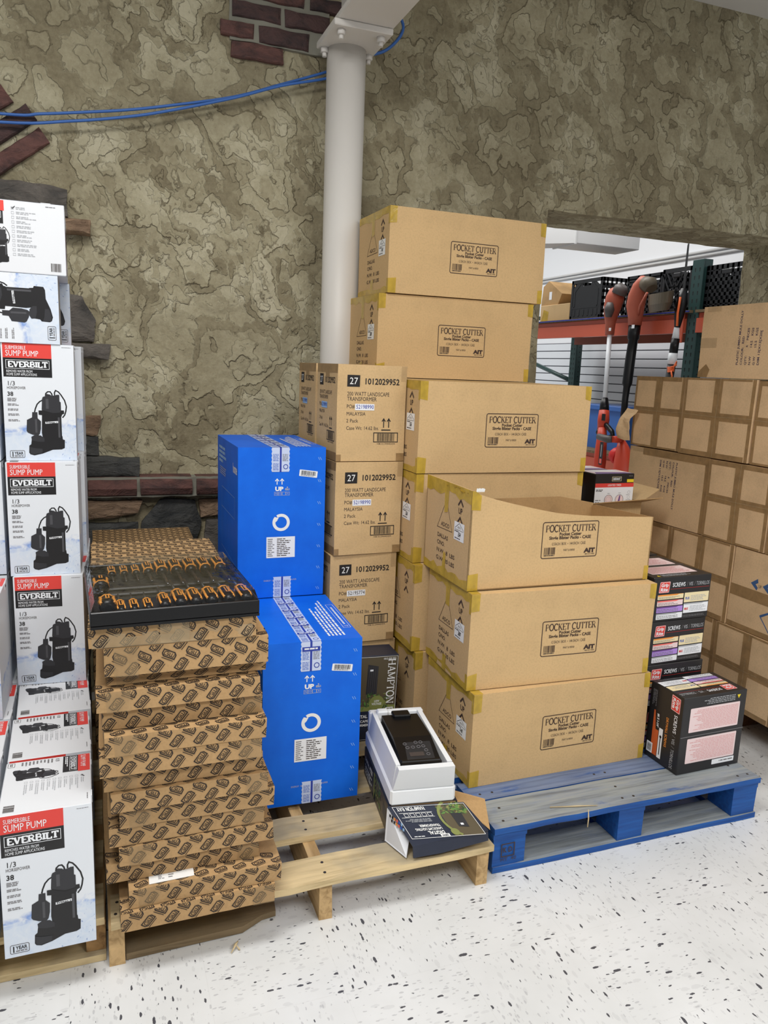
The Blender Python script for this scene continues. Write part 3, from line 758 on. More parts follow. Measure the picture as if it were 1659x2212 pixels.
# ================================================================ pallets
def board(name, par, x0, y0, z0, x1, y1, z1, mat, seed=0, amp=.003, nails=()):
    m = MB(); n = (max(1, int((x1 - x0) / .05)), max(1, int((y1 - y0) / .05)), 1)
    m.gbox(x0, y0, z0, x1, y1, z1, n, mat)
    c = Vector(((x0 + x1) / 2, (y0 + y1) / 2, (z0 + z1) / 2))
    def bend(p):
        d = wob(p, amp, 9, seed) + wob(p, amp * .5, 35, seed + 3)
        return Vector(p) + Vector((d.x, d.y, -abs(d.z) * .4 if p[2] > c.z else abs(d.z) * .2))
    m.move(bend)
    for nx, ny in nails: m.tube([(nx, ny, z1 - .004), (nx, ny, z1 + .0006)], .004, 'nail', 6)
    return m.build(name, par)

# pine pallet under the patterned cartons, the blue cartons and the transformers
p = thing('wooden_pallet', 'raw pine pallet with open deck under the blue and patterned cartons', 'pallet', (0, 0, 0))
for i, x in enumerate((-.006, .487, .926)): board('stringer', p, x, 1.632, 0, x + .034, 2.85, .106, 'pine_y', 3 + i, .003)
for i, (y0, y1) in enumerate(((1.612, 1.712), (1.800, 1.900), (1.985, 2.085), (2.20, 2.30), (2.42, 2.52), (2.64, 2.85))):
    board('deck_board', p, -.008 if i else .0, y0, .1065, .966 + .004 * (i % 3), y1, .1245, 'pine_x', 10 + i, .004, [(x + dx, y0 + dy) for x in (.01, .503, .943) for dx, dy in ((0, .03), (.004, .07))])
# the broken bottom board
m = MB(); o = [(.03, 1.640), (.30, 1.645), (.352, 1.672), (.388, 1.678), (.395, 1.73), (.40, 1.86), (.40, 2.02), (.03, 2.02)]
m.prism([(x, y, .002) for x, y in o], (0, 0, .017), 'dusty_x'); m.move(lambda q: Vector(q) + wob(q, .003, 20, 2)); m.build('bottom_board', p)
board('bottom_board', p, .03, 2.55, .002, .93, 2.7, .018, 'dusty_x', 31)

# pallet under the pump cartons
q = thing('wooden_pallet', 'dull wooden pallet under the white pump cartons, cut off by the frame', 'pallet', (0, 0, 0))
for i, x in enumerate((-.90, -.47, -.054)): board('stringer', q, x, 1.672, .0185, x + .042, 2.86, .094, 'chip_y', 40 + i, .002)
for i, (y0, y1) in enumerate(((1.655, 1.78), (1.86, 1.96), (2.06, 2.16), (2.3, 2.4), (2.54, 2.64), (2.74, 2.86))):
    board('deck_board', q, -.905, y0, .0945, -.014, y1, .1125, 'pine_x', 50 + i, .002)
board('bottom_board', q, -.905, 1.655, .001, -.013, 1.76, .018, 'pine_x', 61, .002)
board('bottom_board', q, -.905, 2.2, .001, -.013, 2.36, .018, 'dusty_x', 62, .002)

# blue painted block pallet
b = thing('blue_pallet', 'worn blue painted block pallet under the pocket cutter cases', 'pallet', (0, 0, 0))
bx0, bx1 = .988, 1.938
for i, (y0, y1) in enumerate(((1.655, 1.790), (1.795, 1.895), (1.93, 2.02), (2.06, 2.15), (2.19, 2.32), (2.36, 2.45), (2.50, 2.60), (2.64, 2.76), (2.765, 2.885))):
    board('deck_board', b, bx0, y0, .1225, bx1, y1, .1415, 'pallet_blue_side' if i in (1, 4) else 'pallet_blue', 70 + i, .004 if i == 0 else .002, [(x, y0 + .03) for x in (1.03, 1.07, 1.43, 1.47, 1.87, 1.91)] + [(1.05, y0 + .09), (1.45, y0 + .09), (1.89, y0 + .09)])
for x0, x1 in ((.99, 1.095), (1.405, 1.498), (1.838, 1.936)):
    board('stringer_board', b, x0, 1.662, .104, x1, 2.88, .122, 'pallet_blue_side', 80, .001)
    for y0 in (1.664, 2.21, 2.775): board('block', b, x0 + .002, y0, .0195, x1 - .002, y0 + .10, .1035, 'pallet_blue_side', 82 + int(y0 * 10), .002)
for y0, y1 in ((1.660, 1.765), (2.20, 2.32), (2.775, 2.88)): board('bottom_board', b, bx0 + .004, y0, .001, bx1, y1, .019, 'pallet_blue', 90, .002)
for x0, x1 in ((.99, 1.095), (1.405, 1.498), (1.838, 1.936)): board('bottom_board', b, x0, 1.77, .001, x1, 2.77, .0185, 'pallet_blue', 93, .002)
st = MB(); f = Face(st, (.995, 1.6610, .02), (1, 0, 0), (0, 0, 1), .0006)
f.frame(.022, .028, .062, .066, .003, 'ink_stamp'); f.text('K D', .026, .04, .016, 'ink_stamp', .03, .02); f.text('HT  40', .02, .014, .010, 'ink_stamp', .05); st.build('stamp', b)
# splinters of wood on and under the front deck board
for i, (a, c) in enumerate((((1.285, 1.646, .098), (1.284, 1.648, .152)), ((1.19, 1.70, .146), (1.33, 1.668, .1455)))):
    m = MB(); m.tube([a, ((a[0] + c[0]) / 2 + .002, (a[1] + c[1]) / 2, (a[2] + c[2]) / 2), c], [.0016, .002, .001], 'pine_x', 5)
    tag(m.build('wood_splinter'), ('short upright straw splinter at the front edge of the blue pallet', 'long thin splinter lying on the front board of the blue pallet')[i], 'splinter')
m = MB(); m.tube([(.262, 1.585, .004), (.275, 1.60, .012), (.283, 1.612, .01)], [.001, .003, .001], 'pine_x', 5); m.tube([(.283, 1.59, .003), (.275, 1.60, .012)], [.002, .001], 'pine_x', 5)
tag(m.build('wood_splinter'), 'small forked wood splinter lying on the white floor', 'splinter')
# ================================================================ pocket cutter cases
CW, CD, CH = .637, .322, .2950
def soft(p, a, s, seed):
    d = wob(p, a, s, seed); return Vector(p) + Vector((d.x, d.y, d.z * .15))
def cutter_front(f):
    f.frame(.240, .086, .435, .196, .0026, 'ink_stamp', .006)
    f.serif('POCKET CUTTER', .250, .1665, .0205, 'ink_stamp', .176, .15, .06)
    f.text('Pocket Cutter', .337, .1545, .0092, 'ink_stamp', .078, .03, align='c')
    f.text('Single Blister Packs - CASE', .337, .1435, .0092, 'ink_stamp', .147, .03, align='c')
    f.text('12 EACH / BOX  •  144 EACH / CASE', .333, .125, .0085, 'ink_soft', .120, 0, align='c')
    f.barcode(.249, .097, .040, .022, 'ink_stamp', 1, 5, 16); f.greek(.249, .0925, .038, .0035, 1, 'ink_soft', 1, 2, .8, .05)
    f.text('PART # 00050', .316, .106, .0062, 'ink_soft', .040)
    f.text('AIT', .391, .099, .0125, 'ink_stamp', .038, .07); f.text('800-527-4405', .394, .0915, .0048, 'ink_soft', .034)
def cutter_side(f):
    f.path([(.094, .147), (.203, .150), (.153, .242)], .0017, 'ink_stamp', True)
    f.text('ADCO', .122, .156, .0125, 'ink_stamp', .060, .01)
    f.text('DALLAS', .098, .1175, .0125, 'ink_stamp', .078, .012); f.text('C/NO.', .098, .0945, .0125, 'ink_stamp', .056, .012)
    f.text('N.W:  8  LBS', .097, .070, .0125, 'ink_stamp', .132, .012); f.text('G.W: 20 LBS', .096, .045, .0125, 'ink_stamp', .134, .012)
    for v in (.256, .204): f.path([(.2355, v - .017), (.2525, v), (.2695, v - .017)], .0065, 'ink_stamp')
    f.text('UP', .252, .2155, .0165, 'ink_stamp', .027, .025, align='c')
def sticker(par, D, scribble, seed=None):
    m = MB(); f = Face(m, (0, D, 0), (0, -1, 0), (0, 0, 1), .0005); dx, dv = 0, 0
    f.rect(.217, .134, .285, .189, 'paper_white', 1.6); f.path([(.222, .169), (.2515, .187), (.281, .169)], .0014, 'ink_soft', False, 2.4)
    f.text('ADCO', .2515, .171, .006, 'ink_soft', .022, align='c', lay=2.4); f.path([(.222, .166), (.281, .166)], .0012, 'ink_soft', False, 2.4)
    f.greek(.222, .158, .03, .006, 1, 'ink_soft', 2.4, 4); f.text(scribble, .243, .147, .0125, 'ink_black', .018, .04, 2.4, slant=.3); f.greek(.224, .138, .05, .005, 1, 'ink_soft', 2.4, 6)
    if seed is not None: m.move(lambda p: soft(p, .0022, 3.2, seed))
    return m.build('shipping_label', par)
def tape_strip(f, pts, m='tape_yellow', lay=1.2): f.poly(pts, m, lay)
def jag(x0, x1, y, n, amp, seed):
    rn = random.Random(seed); return [(x0 + (x1 - x0) * i / n, y + rn.uniform(-amp, amp)) for i in range(n + 1)]
def cutter_tape(W, D, H, seed, sides=True, front_top_right=True):
    m = MB(); rn = random.Random(seed); f = Face(m, (0, 0, 0), (1, 0, 0), (0, 0, 1)); s = Face(m, (0, D, 0), (0, -1, 0), (0, 0, 1)); t = Face(m, (0, 0, H), (1, 0, 0), (0, 1, 0))
    def r(): return rn.uniform(-.006, .006)
    f.poly([(-.0005, H - .058 + r()), (.026, H - .056 + r()), (.027, H), (-.0005, H)], 'tape_yellow', 1.2)
    f.poly([(-.0005, 0), (.030, 0), (.031, .048 + r()), (-.0005, .05 + r())], 'tape_yellow', 1.2)
    if front_top_right: f.poly([(W - .022, H - .048 + r()), (W, H - .05), (W, H), (W - .023, H)], 'tape_yellow', 1.2)
    f.poly([(W - .020, 0), (W, 0), (W, .05 + r()), (W - .021, .048)], 'tape_yellow', 1.2)
    top = jag(0, D, H - .026, 9, .006, seed + 1); bot = jag(0, D, .022, 9, .006, seed + 2)
    s.poly(top + [(D, H), (0, H)], 'tape_yellow', 1.2); s.poly([(0, 0), (D, 0)] + bot[::-1], 'tape_yellow', 1.2)
    s.poly([(D - .012, H - .06), (D, H - .06), (D, H), (D - .012, H)], 'tape_yellow', 1.6); s.poly([(D - .012, 0), (D, 0), (D, .05), (D - .013, .05)], 'tape_yellow', 1.6)
    s.poly([(.140, H - .082 + r()), (.168, H - .08 + r()), (.170, H), (.138, H)], 'tape_yellow', 1.8); s.poly([(.138, 0), (.168, 0), (.166, .055 + r()), (.14, .052 + r())], 'tape_yellow', 1.8)
    t.rect(0, .138, W, .19, 'tape_yellow', 1.2); t.rect(0, 0, .03, D, 'tape_yellow', 1.0)
    return m
def cutter_body(seed):
    m = MB(); m.gbox(0, 0, 0, CW, CD, CH, (16, 8, 8), 'kraft_cutter')
    cutter_front(Face(m, (0, 0, 0), (1, 0, 0), (0, 0, 1))); cutter_side(Face(m, (0, CD, 0), (0, -1, 0), (0, 0, 1)))
    m.move(lambda p: soft(p, .0022, 3.2, seed)); return m
def cutter(seed, scribble):
    t = thing('carton', '', 'box'); cutter_body(seed).build('carton_body', t)
    tp = cutter_tape(CW, CD, CH, seed); tp.move(lambda p: soft(p, .0022, 3.2, seed)); tp.build_parts('packing_tape', t)
    if scribble: sticker(t, CD, scribble, seed)
    return t
LV = [.142 + (CH + .0028) * k for k in range(6)]
c_a = cutter(11, '141'); c_b = cutter(23, '300'); c_c = cutter(37, '156'); c_d = cutter(51, '')
G1 = 'pocket cutter cases stacked on the blue pallet'
def place(src, loc, yaw, label, first, group=G1):
    if first: src.location = loc; src.rotation_euler = (0, 0, R(yaw)); src['label'] = label; src['group'] = group; return src
    return dup(src, loc, (0, 0, R(yaw)), label, group)
place(c_a, (1.013, 1.865, LV[0]), .7, 'pocket cutter carton at the bottom front, standing directly on the blue pallet', True)
place(c_b, (.999, 1.894, LV[1]), -1.9, 'pocket cutter carton supporting the torn open one at the front', True)
place(c_c, (.964, 2.258, LV[3]), -.3, 'pocket cutter carton third from the top, above the torn open one', True)
place(c_b, (.959, 2.666, LV[4]), .4, 'pocket cutter carton second from the top of the tall stack', False)
place(c_a, (.988, 2.656, LV[5]), .8, 'topmost pocket cutter carton, highest box beside the column', False)
# second row, seen by its left ends
place(c_d, (.975, 2.222, LV[0]), .3, 'pocket cutter carton behind the bottom one, its left end seen by the foam tray', True)
place(c_d, (.963, 2.234, LV[1]), -.6, 'pocket cutter carton of the second row, one up, beside the lowest transformer cartons', False)
place(c_c, (.966, 2.262, LV[2]), .2, 'unopened pocket cutter carton right behind the torn open one', False)
# third row: what carries the two highest cases
for k in range(4):
    place(c_d, (.968 if k < 3 else .97, 2.592 if k < 3 else 2.588, LV[k]), .2, 'pocket cutter carton of the rear row, hidden behind the others' if k < 3 else 'pocket cutter carton of the rear row, a sliver seen under the second highest', False)

# the case torn open along its front edge
t = thing('carton', 'torn open pocket cutter carton with a curved cut front, no lid', 'box', (.995, 1.921, LV[2]), (0, 0, R(-.46)), G1)
cut = [(0, .2955), (.012, .2945), (.021, .286), (.05, .277), (.081, .268), (.13, .256), (.175, .246), (.23, .234), (.289, .223), (.35, .216), (.407, .211), (.53, .205), (.634, .201)]
m = MB(); th = .004
m.box(0, 0, 0, CW, CD, th, 'kraft_inside')
m.prism([(0, 0, 0), (CW, 0, 0)] + [(x, 0, z) for x, z in cut[::-1]], (0, th, 0), 'kraft_cutter')
m.prism([(0, CD, 0), (0, 0, 0), (0, 0, .2955), (0, CD, .298)][::-1], (th, 0, 0), 'kraft_cutter')
m.prism([(CW, 0, 0), (CW, CD, 0), (CW, CD, .18), (CW, .3, .186), (CW, .15, .193), (CW, 0, .201)][::-1], (-th, 0, 0), 'kraft_inside')
m.prism([(0, CD, 0), (CW, CD, 0), (CW, CD, .19), (.5, CD, .215), (.2, CD, .212), (0, CD, .26)], (0, -th, 0), 'kraft_inside')
cutter_front(Face(m, (0, 0, 0), (1, 0, 0), (0, 0, 1))); cutter_side(Face(m, (0, CD, 0), (0, -1, 0), (0, 0, 1)))
m.build('carton_body', t)
m = MB(); f = Face(m, (0, 0, 0), (1, 0, 0), (0, 0, 1)); s = Face(m, (0, CD, 0), (0, -1, 0), (0, 0, 1))
f.poly([(0, .240), (.029, .238), (.030, .281), (.012, .294), (0, .295)], 'tape_yellow', 1.2); f.poly([(0, 0), (.034, 0), (.033, .052), (0, .048)], 'tape_yellow', 1.2)
f.poly([(CW - .018, 0), (CW, 0), (CW, .045), (CW - .017, .045)], 'tape_yellow', 1.2)
s.poly(jag(0, CD, .262, 12, .012, 4) + [(CD, .2955), (0, .298)], 'tape_yellow', 1.2); s.poly([(0, 0), (CD, 0)] + jag(0, CD, .028, 12, .008, 9)[::-1], 'tape_yellow', 1.2)
s.poly([(.142, .20), (.166, .205), (.170, .296), (.138, .297)], 'tape_yellow', 1.8); s.poly([(.14, 0), (.168, 0), (.166, .075), (.15, .08)], 'tape_yellow', 1.8)
rn = random.Random(3)
for k in range(6):                                                   # crumpled loose tape along the cut rim
    y0 = .02 + k * .042; P = [(rn.uniform(-.006, .004), y0 + j * .018 + rn.uniform(-.004, .004), .290 + rn.uniform(-.008, .004)) for j in range(4)]
    for a, b_ in zip(P, P[1:]): m.face([Vector(a), Vector(b_), Vector(b_) + Vector((.012, .002, -.008)), Vector(a) + Vector((.012, 0, -.010))], 'tape_yellow')
m.build_parts('packing_tape', t)
m = MB()
for k in range(5): a = .010 + .005 * k; m.face([(a, -.003, .294), (a + .005, -.004, .292), (a + .007, -.006, .301 + .002 * (k % 2)), (a + .001, -.005, .304)], 'paper_white')
m.build('torn_paper', t)
sticker(t, CD, '154')

# ================================================================ landscape transformer cases
TW, TD, TH = .2385, .213, .3100
def transformer_print(f, po, D=None):
    k = 1.0 if D is None else D / TW
    X = lambda a: a * k
    f.rect(X(.032), .240, X(.075), .277, 'ink_black'); f.text('27', X(.0535), .248, .021, 'paper_white', X(.028), 0, 2, 'c')
    f.text('1012029952', X(.089), .249, .0185, 'ink_black', X(.124), .02)
    f.text('200 WATT LANDSCAPE', X(.033), .2115, .0125, 'ink_soft', X(.146)); f.text('TRANSFORMER', X(.033), .1955, .0125, 'ink_soft', X(.102))
    f.text('PO#', X(.032), .1715, .0118, 'ink_soft', X(.028)); f.rect(X(.061), .1655, X(.128), .186, 'sticker_white' if D is None else 'sticker_blue', 1.5)
    f.text(po, X(.0645), .1705, .0125, 'ink_deepblue' if po.endswith('90') else 'ink_soft', X(.061), 0, 2.4)
    f.text('MALAYSIA', X(.032), .1485, .0112, 'ink_soft', X(.066)); f.text('2 Pack', X(.032), .126, .0112, 'ink_soft', X(.041)); f.text('Case Wt: 14.62 lbs.', X(.032), .1025, .0112, 'ink_soft', X(.114))
    for x in (.163, .181):
        f.path([(X(x), .110), (X(x), .137)], .0032 * k, 'ink_black'); f.path([(X(x - .006), .130), (X(x), .139), (X(x + .006), .130)], .003 * k, 'ink_black')
    f.rect(X(.155), .1005, X(.188), .104, 'ink_black')
    f.frame(X(.129), .063, X(.214), .093, .0026, 'ink_black'); f.barcode(X(.141), .0655, X(.062), .0255, 'ink_black', 1, 8, 24); f.text('10810139440304', X(.139), .0545, .0052, 'ink_soft', X(.066))
def transformer(po, seed):
    t = thing('carton', '', 'box'); m = MB(); m.gbox(0, 0, 0, TW, TD, TH, (8, 8, 10), 'kraft_transformer')
    transformer_print(Face(m, (0, 0, 0), (1, 0, 0), (0, 0, 1)), po); transformer_print(Face(m, (0, TD, 0), (0, -1, 0), (0, 0, 1)), po, TD)
    m.move(lambda p: soft(p, .0022, 4, seed)); m.build('carton_body', t)
    m = MB(); f = Face(m, (0, 0, 0), (1, 0, 0), (0, 0, 1)); s = Face(m, (0, TD, 0), (0, -1, 0), (0, 0, 1)); u = Face(m, (0, 0, TH), (1, 0, 0), (0, 1, 0))
    s.rect(0, TH - .028, TD, TH, 'tape_brown', 1.2); s.rect(.09, TH - .042, .13, TH - .028, 'tape_brown', 1.2); s.rect(0, 0, TD, .028, 'tape_brown', 1.2)
    f.rect(0, 0, .016, .022, 'tape_brown', 1.2); f.rect(TW - .028, 0, TW, .026, 'tape_brown', 1.2); f.rect(TW - .02, TH - .05, TW, TH, 'tape_clear', 1.2); u.rect(0, .085, TW, .13, 'tape_brown', 1.2)
    m.move(lambda p: soft(p, .0022, 4, seed)); m.build_parts('packing_tape', t); return t
GT = 'landscape transformer cartons'
t1 = transformer('52198990', 3); t3 = transformer('52195774', 8)
tz = [.1255 + .3125 * k for k in range(4)]
place(t1, (.722, 2.362, tz[3]), 1.5, 'transformer carton topmost of its stack, square against the column', True, GT)
place(t1, (.722, 2.356, tz[2]), 3.0, 'transformer carton second from the top, beside the blue carton', False, GT)
place(t3, (.714, 2.366, tz[1]), 1.2, 'transformer carton third from the top with PO number 52195774', True, GT)
place(t3, (.724, 2.374, tz[0]), .8, 'lowest transformer carton behind the upright black retail box', False, GT)
for k in range(4): place(t1, (.722, 2.622, tz[k]), 1.0, ('transformer carton of the rear stack, hidden below its topmost', 'transformer carton of the rear stack, hidden below its topmost', 'transformer carton of the rear stack, hidden below its topmost', 'topmost transformer carton of the rear stack, leftmost of the pair')[k], False, GT)

# ================================================================ blue inverter cartons
BW, BD, BH = .283, .421, .4890
def blue_carton_thing(top_seal_low):
    t = thing('blue_carton', '', 'box'); m = MB(); m.gbox(0, 0, 0, BW, BD, BH, (8, 10, 12), 'blue_carton')
    f = Face(m, (0, 0, 0), (1, 0, 0), (0, 0, 1)); s = Face(m, (0, BD, 0), (0, -1, 0), (0, 0, 1)); u = Face(m, (0, 0, BH), (1, 0, 0), (0, 1, 0))
    for x in (.124, .140):
        f.path([(x, .371), (x, .387)], .0026, 'paper_white'); f.path([(x - .006, .382), (x, .389), (x + .006, .382)], .0026, 'paper_white')
    f.text('UP', .118, .351, .0125, 'paper_white', .027, .05)
    f.path([(.151, .353), (.164, .353), (.164, .358), (.151, .358)], .001, 'ink_lightgrey', True); f.disc(.1575, .362, .002, 'ink_lightgrey'); f.greek(.151, .353, .013, .005, 2, 'ink_lightgrey', 1, 2)
    for k in range(4): f.frame(.116 + k * .0125, .3365, .127 + k * .0125, .347, .0009, 'ink_lightgrey'); f.text('NO X^'[k], .1215 + k * .0125, .339, .006, 'ink_lightgrey', align='c')
    f.path(_arc(.139, .248, .0235, .0235, 140, 140 + 345, 30), .0095, 'paper_white'); f.poly([(.115, .262), (.128, .257), (.122, .250), (.116, .249)], 'paper_white', 1.2); f.poly([(.1165, .267), (.131, .2625), (.1225, .253)], 'paper_white', 1.4)
    f.text('ENERGY  CONVERTER AND AMPLIFIER', .138, .054, .005, 'ink_lightgrey', .108, 0, align='c')
    for v in (.453, .381, .309, .237, .165, .093, .022):
        for d in (0, .006): f.path([(.258 + d, v + .005), (.263 + d, v - .004)], .0012, 'sticker_blue')
    # long side: heading, wordmark and outlines
    s.greek(.04, .40, .16, .062, 4, 'sticker_blue', 1, 7, .6, .5); s.greek(.06, .36, .16, .03, 4, 'ink_lightgrey', 1, 9, .4, .4)
    s.text('home', .33, .40, .030, 'sticker_white', .075, .02)
    s.frame(.10, .25, .36, .32, .0012, 'sticker_blue'); s.path([(.1, .31), (.1, .03)], .0012, 'sticker_blue'); s.path([(.1, .11), (.36, .10)], .0012, 'sticker_blue')
    # warnings on the lid
    u.greek(.175, .10, .06, .25, 1, 'blue_carton')
    g = u.sub(.245, .03, 90)
    g.greek(.0, .0, .33, .055, 5, 'sticker_white', 1, 12, .5, .5); 
    g2 = u.sub(.276, .09, 90); g2.frame(.0, .0, .22, .022, .0012, 'sticker_white'); g2.greek(.03, .008, .17, .006, 1, 'sticker_white', 1, 4, .9, .1); g2.path([(.008, .006), (.014, .017), (.02, .006)], .001, 'sticker_white', True)
    m.move(lambda p: soft(p, .002, 3, 4)); m.build('carton_body', t)
    # printed sealing tape: front top, lid, front bottom
    m = MB(); f = Face(m, (0, 0, 0), (1, 0, 0), (0, 0, 1)); u = Face(m, (0, 0, BH), (1, 0, 0), (0, 1, 0))
    def seal(F, x0, y0, x1, y1, flip):
        n = int((y1 - y0) / .006); rt = [(x1 + (.0022 if i % 2 else 0), y0 + (y1 - y0) * i / n) for i in range(n + 1)]; lt = [(x0 - (.0022 if i % 2 else 0), y0 + (y1 - y0) * i / n) for i in range(n + 1)]
        F.poly(rt + lt[::-1], 'sticker_blue_tape', 1.4); xc = (x0 + x1) / 2; F.rect(xc - .003, y0, xc + .003, y1, 'ink_deepblue', 2)
        y = y0 + .004; k = 0
        while y < y1 - .02:
            e = min(y + .024, y1 - .002); F.greek(x0 + .003, y, .020, e - y, 7, 'ink_blue', 2, 3 + k, .4, .2)
            if k % 2 == 0: F.ring(x1 - .011, y + .012, .007, .0022, 'ink_deepblue', 2, 14)
            else: F.greek(xc + .006, y, .018, e - y, 6, 'ink_grey', 2, 30 + k, .45, .2)
            y += .029; k += 1
            if k % 2 == 0 and y < y1 - .02: F.rect(x0 + .002, y - .004, x1 - .002, y + .009, 'ink_deepblue', 2.4); F.greek(x0 + .008, y + .001, x1 - x0 - .016, .005, 1, 'sticker_white', 3, 5, .9, .05); y += .013
    seal(f, .107, top_seal_low, .162, BH, 0); seal(u, .107, 0, .162, BD, 0)
    m.move(lambda p: soft(p, .002, 3, 4)); m.build('sealing_tape', t)
    m = MB(); f = Face(m, (0, 0, 0), (1, 0, 0), (0, 0, 1)); seal(f, .117, .0, .172, .068, 1); m.move(lambda p: soft(p, .002, 3, 4)); m.build('sealing_tape', t)
    m = MB(); f = Face(m, (0, 0, 0), (1, 0, 0), (0, 0, 1)); [f.rect(.092 + .0186 * i, .132, .1106 + .0186 * i, .201, 'sticker_white', 1.2) for i in range(5)]
    f.greek(.096, .136, .022, .061, 10, 'ink_grey', 2, 5, .42, .4); f.greek(.126, .136, .052, .061, 10, 'ink_soft', 2, 6, .42, .6); m.move(lambda p: soft(p, .002, 3, 4)); m.build('product_label', t)
    m = MB(); f = Face(m, (.226, 0, .405), (1, 0, 0), (0, 0, 1)).sub(0, 0, -7); f.rrect(-.030, -.0105, .030, .0105, .002, 'sticker_white', 1.2); f.barcode(-.024, -.005, .048, .013, 'ink_black', 2, 6, 26); f.greek(-.024, -.0085, .046, .003, 1, 'ink_grey', 2, 3); m.move(lambda p: soft(p, .002, 3, 4)); m.build('barcode_sticker', t)
    return t
flat('sticker_blue_tape', (196, 208, 236), .4)
GB = 'tall bright blue cartons'
place(blue_carton_thing(.403), (.407, 1.958, .1255), -1.6, 'lower of the two bright blue cartons, standing on the pine pallet', True, GB)
place(blue_carton_thing(.412), (.409, 2.372, .618), -.1, 'upper bright blue carton, set back on the lower one by the plaster wall', True, GB)
# what the upper blue carton stands on behind the lower one
tt = thing('blue_carton', 'plain blue carton hidden behind the lower blue carton', 'box', (.409, 2.384, .1255), (0, 0, 0), GB)
m = MB(); m.gbox(0, 0, 0, BW, BD, BH, (8, 10, 12), 'blue_carton'); m.build('carton_body', tt)
# ================================================================ flat cartons printed all over with a monogram
GWW, GWH, GWD = .342, .0446, .78
def monogram(F, cx, cy, ang, k=1.0, detail=True):
    g = F.sub(cx, cy, ang); w, h, c = .0158 * k, .0078 * k, .005 * k
    ringp = [(-w + c, -h), (w, -h), (w, h - c), (w - c, h), (-w, h), (-w, -h + c)]
    g.path(ringp, .0026 * k, 'ink_monogram', True)
    if detail:
        s = .0016 * k
        g.path([(-.0015 * k, .0042 * k), (-.009 * k, .0042 * k), (-.0115 * k, .002 * k), (-.0115 * k, -.0042 * k), (-.0015 * k, -.0042 * k), (-.0015 * k, 0), (-.006 * k, 0)], s, 'ink_monogram')
        g.path([(.001 * k, .0042 * k), (.002 * k, -.0042 * k), (.0065 * k, -.0042 * k), (.0065 * k, .0042 * k)], s, 'ink_monogram'); g.path([(.0065 * k, -.0042 * k), (.0115 * k, -.0042 * k), (.0125 * k, .0042 * k)], s, 'ink_monogram')
        g.rect(-.013 * k, -.0135 * k, .015 * k, -.0118 * k, 'ink_monogram')
    else: g.rect(-.010 * k, -.004 * k, .010 * k, .004 * k, 'ink_soft')
def monogram_field(F, w, h, seed, pitch=.050, detail=True, angs=(52, -28), k=1.0, rowh=.0265):
    rn = random.Random(seed); ph = rn.uniform(0, pitch); r = 0; y = rn.uniform(.004, .02); F.cut(w, h)
    while y < h + .002:
        x = -pitch + ph + (pitch * .52 if r % 2 else 0)
        while x < w + pitch:
            monogram(F, x, y, angs[r % 2] + rn.uniform(-2, 2), k, detail); x += pitch
        y += rowh; r += 1
def pcarton_mesh(seed, tall=GWH, with_top=False, front_vis=True, sag=.0035):
    m = MB(); W, D, H = GWW, GWD, tall
    m.gbox(0, 0, 0, W, D, H, (20, 16, 4), 'kraft_patterned')
    f = Face(m, (0, 0, 0), (1, 0, 0), (0, 0, 1), .0009); s = Face(m, (0, D, 0), (0, -1, 0), (0, 0, 1), .0009); u = Face(m, (0, 0, H), (1, 0, 0), (0, 1, 0), .0009)
    if front_vis: monogram_field(f, W, H, seed, rowh=.0235, k=.90)
    monogram_field(s.sub(D - .20, 0), .20, H, seed + 5, k=.8)
    if with_top: monogram_field(u, W, D, seed + 9, .040, True, (6, -14), .88, .028)
    else: monogram_field(u, W, .05, seed + 3, .044, True, (20, -14), .85, .022)
    def bend(p):
        d = wob(p, sag, 7, seed) + wob(p, sag * .35, 26, seed + 2)
        e = abs(p[2] / H - .5) * 2                                  # keep the stacking faces level enough
        return Vector(p) + Vector((d.x, d.y * 1.1, d.z * .1))
    m.move(bend); return m, bend
def pcarton(seed, tall=GWH, tape=True, **kw):
    t = thing('patterned_carton', '', 'box'); m, bend = pcarton_mesh(seed, tall, **kw); m.build('carton_body', t)
    if tape:
        m = MB(); f = Face(m, (0, 0, 0), (1, 0, 0), (0, 0, 1), .0009); rn = random.Random(seed)
        x = GWW - .05 if seed % 2 else .02
        for i in range(4): f.rect(x + .012 * i, -.001, x + .012 * i + .012, tall, 'tape_clear', 2)
        s = Face(m, (0, GWD, 0), (0, -1, 0), (0, 0, 1), .0009)
        for i in range(6): s.rect(GWD - .06 + .01 * i, 0, GWD - .05 + .01 * i, tall, 'tape_clear', 2)
        m.move(bend); m.build_parts('packing_tape', t)
    return t
GP = 'flat monogram printed cartons in the front stack'
protos = [pcarton(1), pcarton(2), pcarton(3), pcarton(6)]
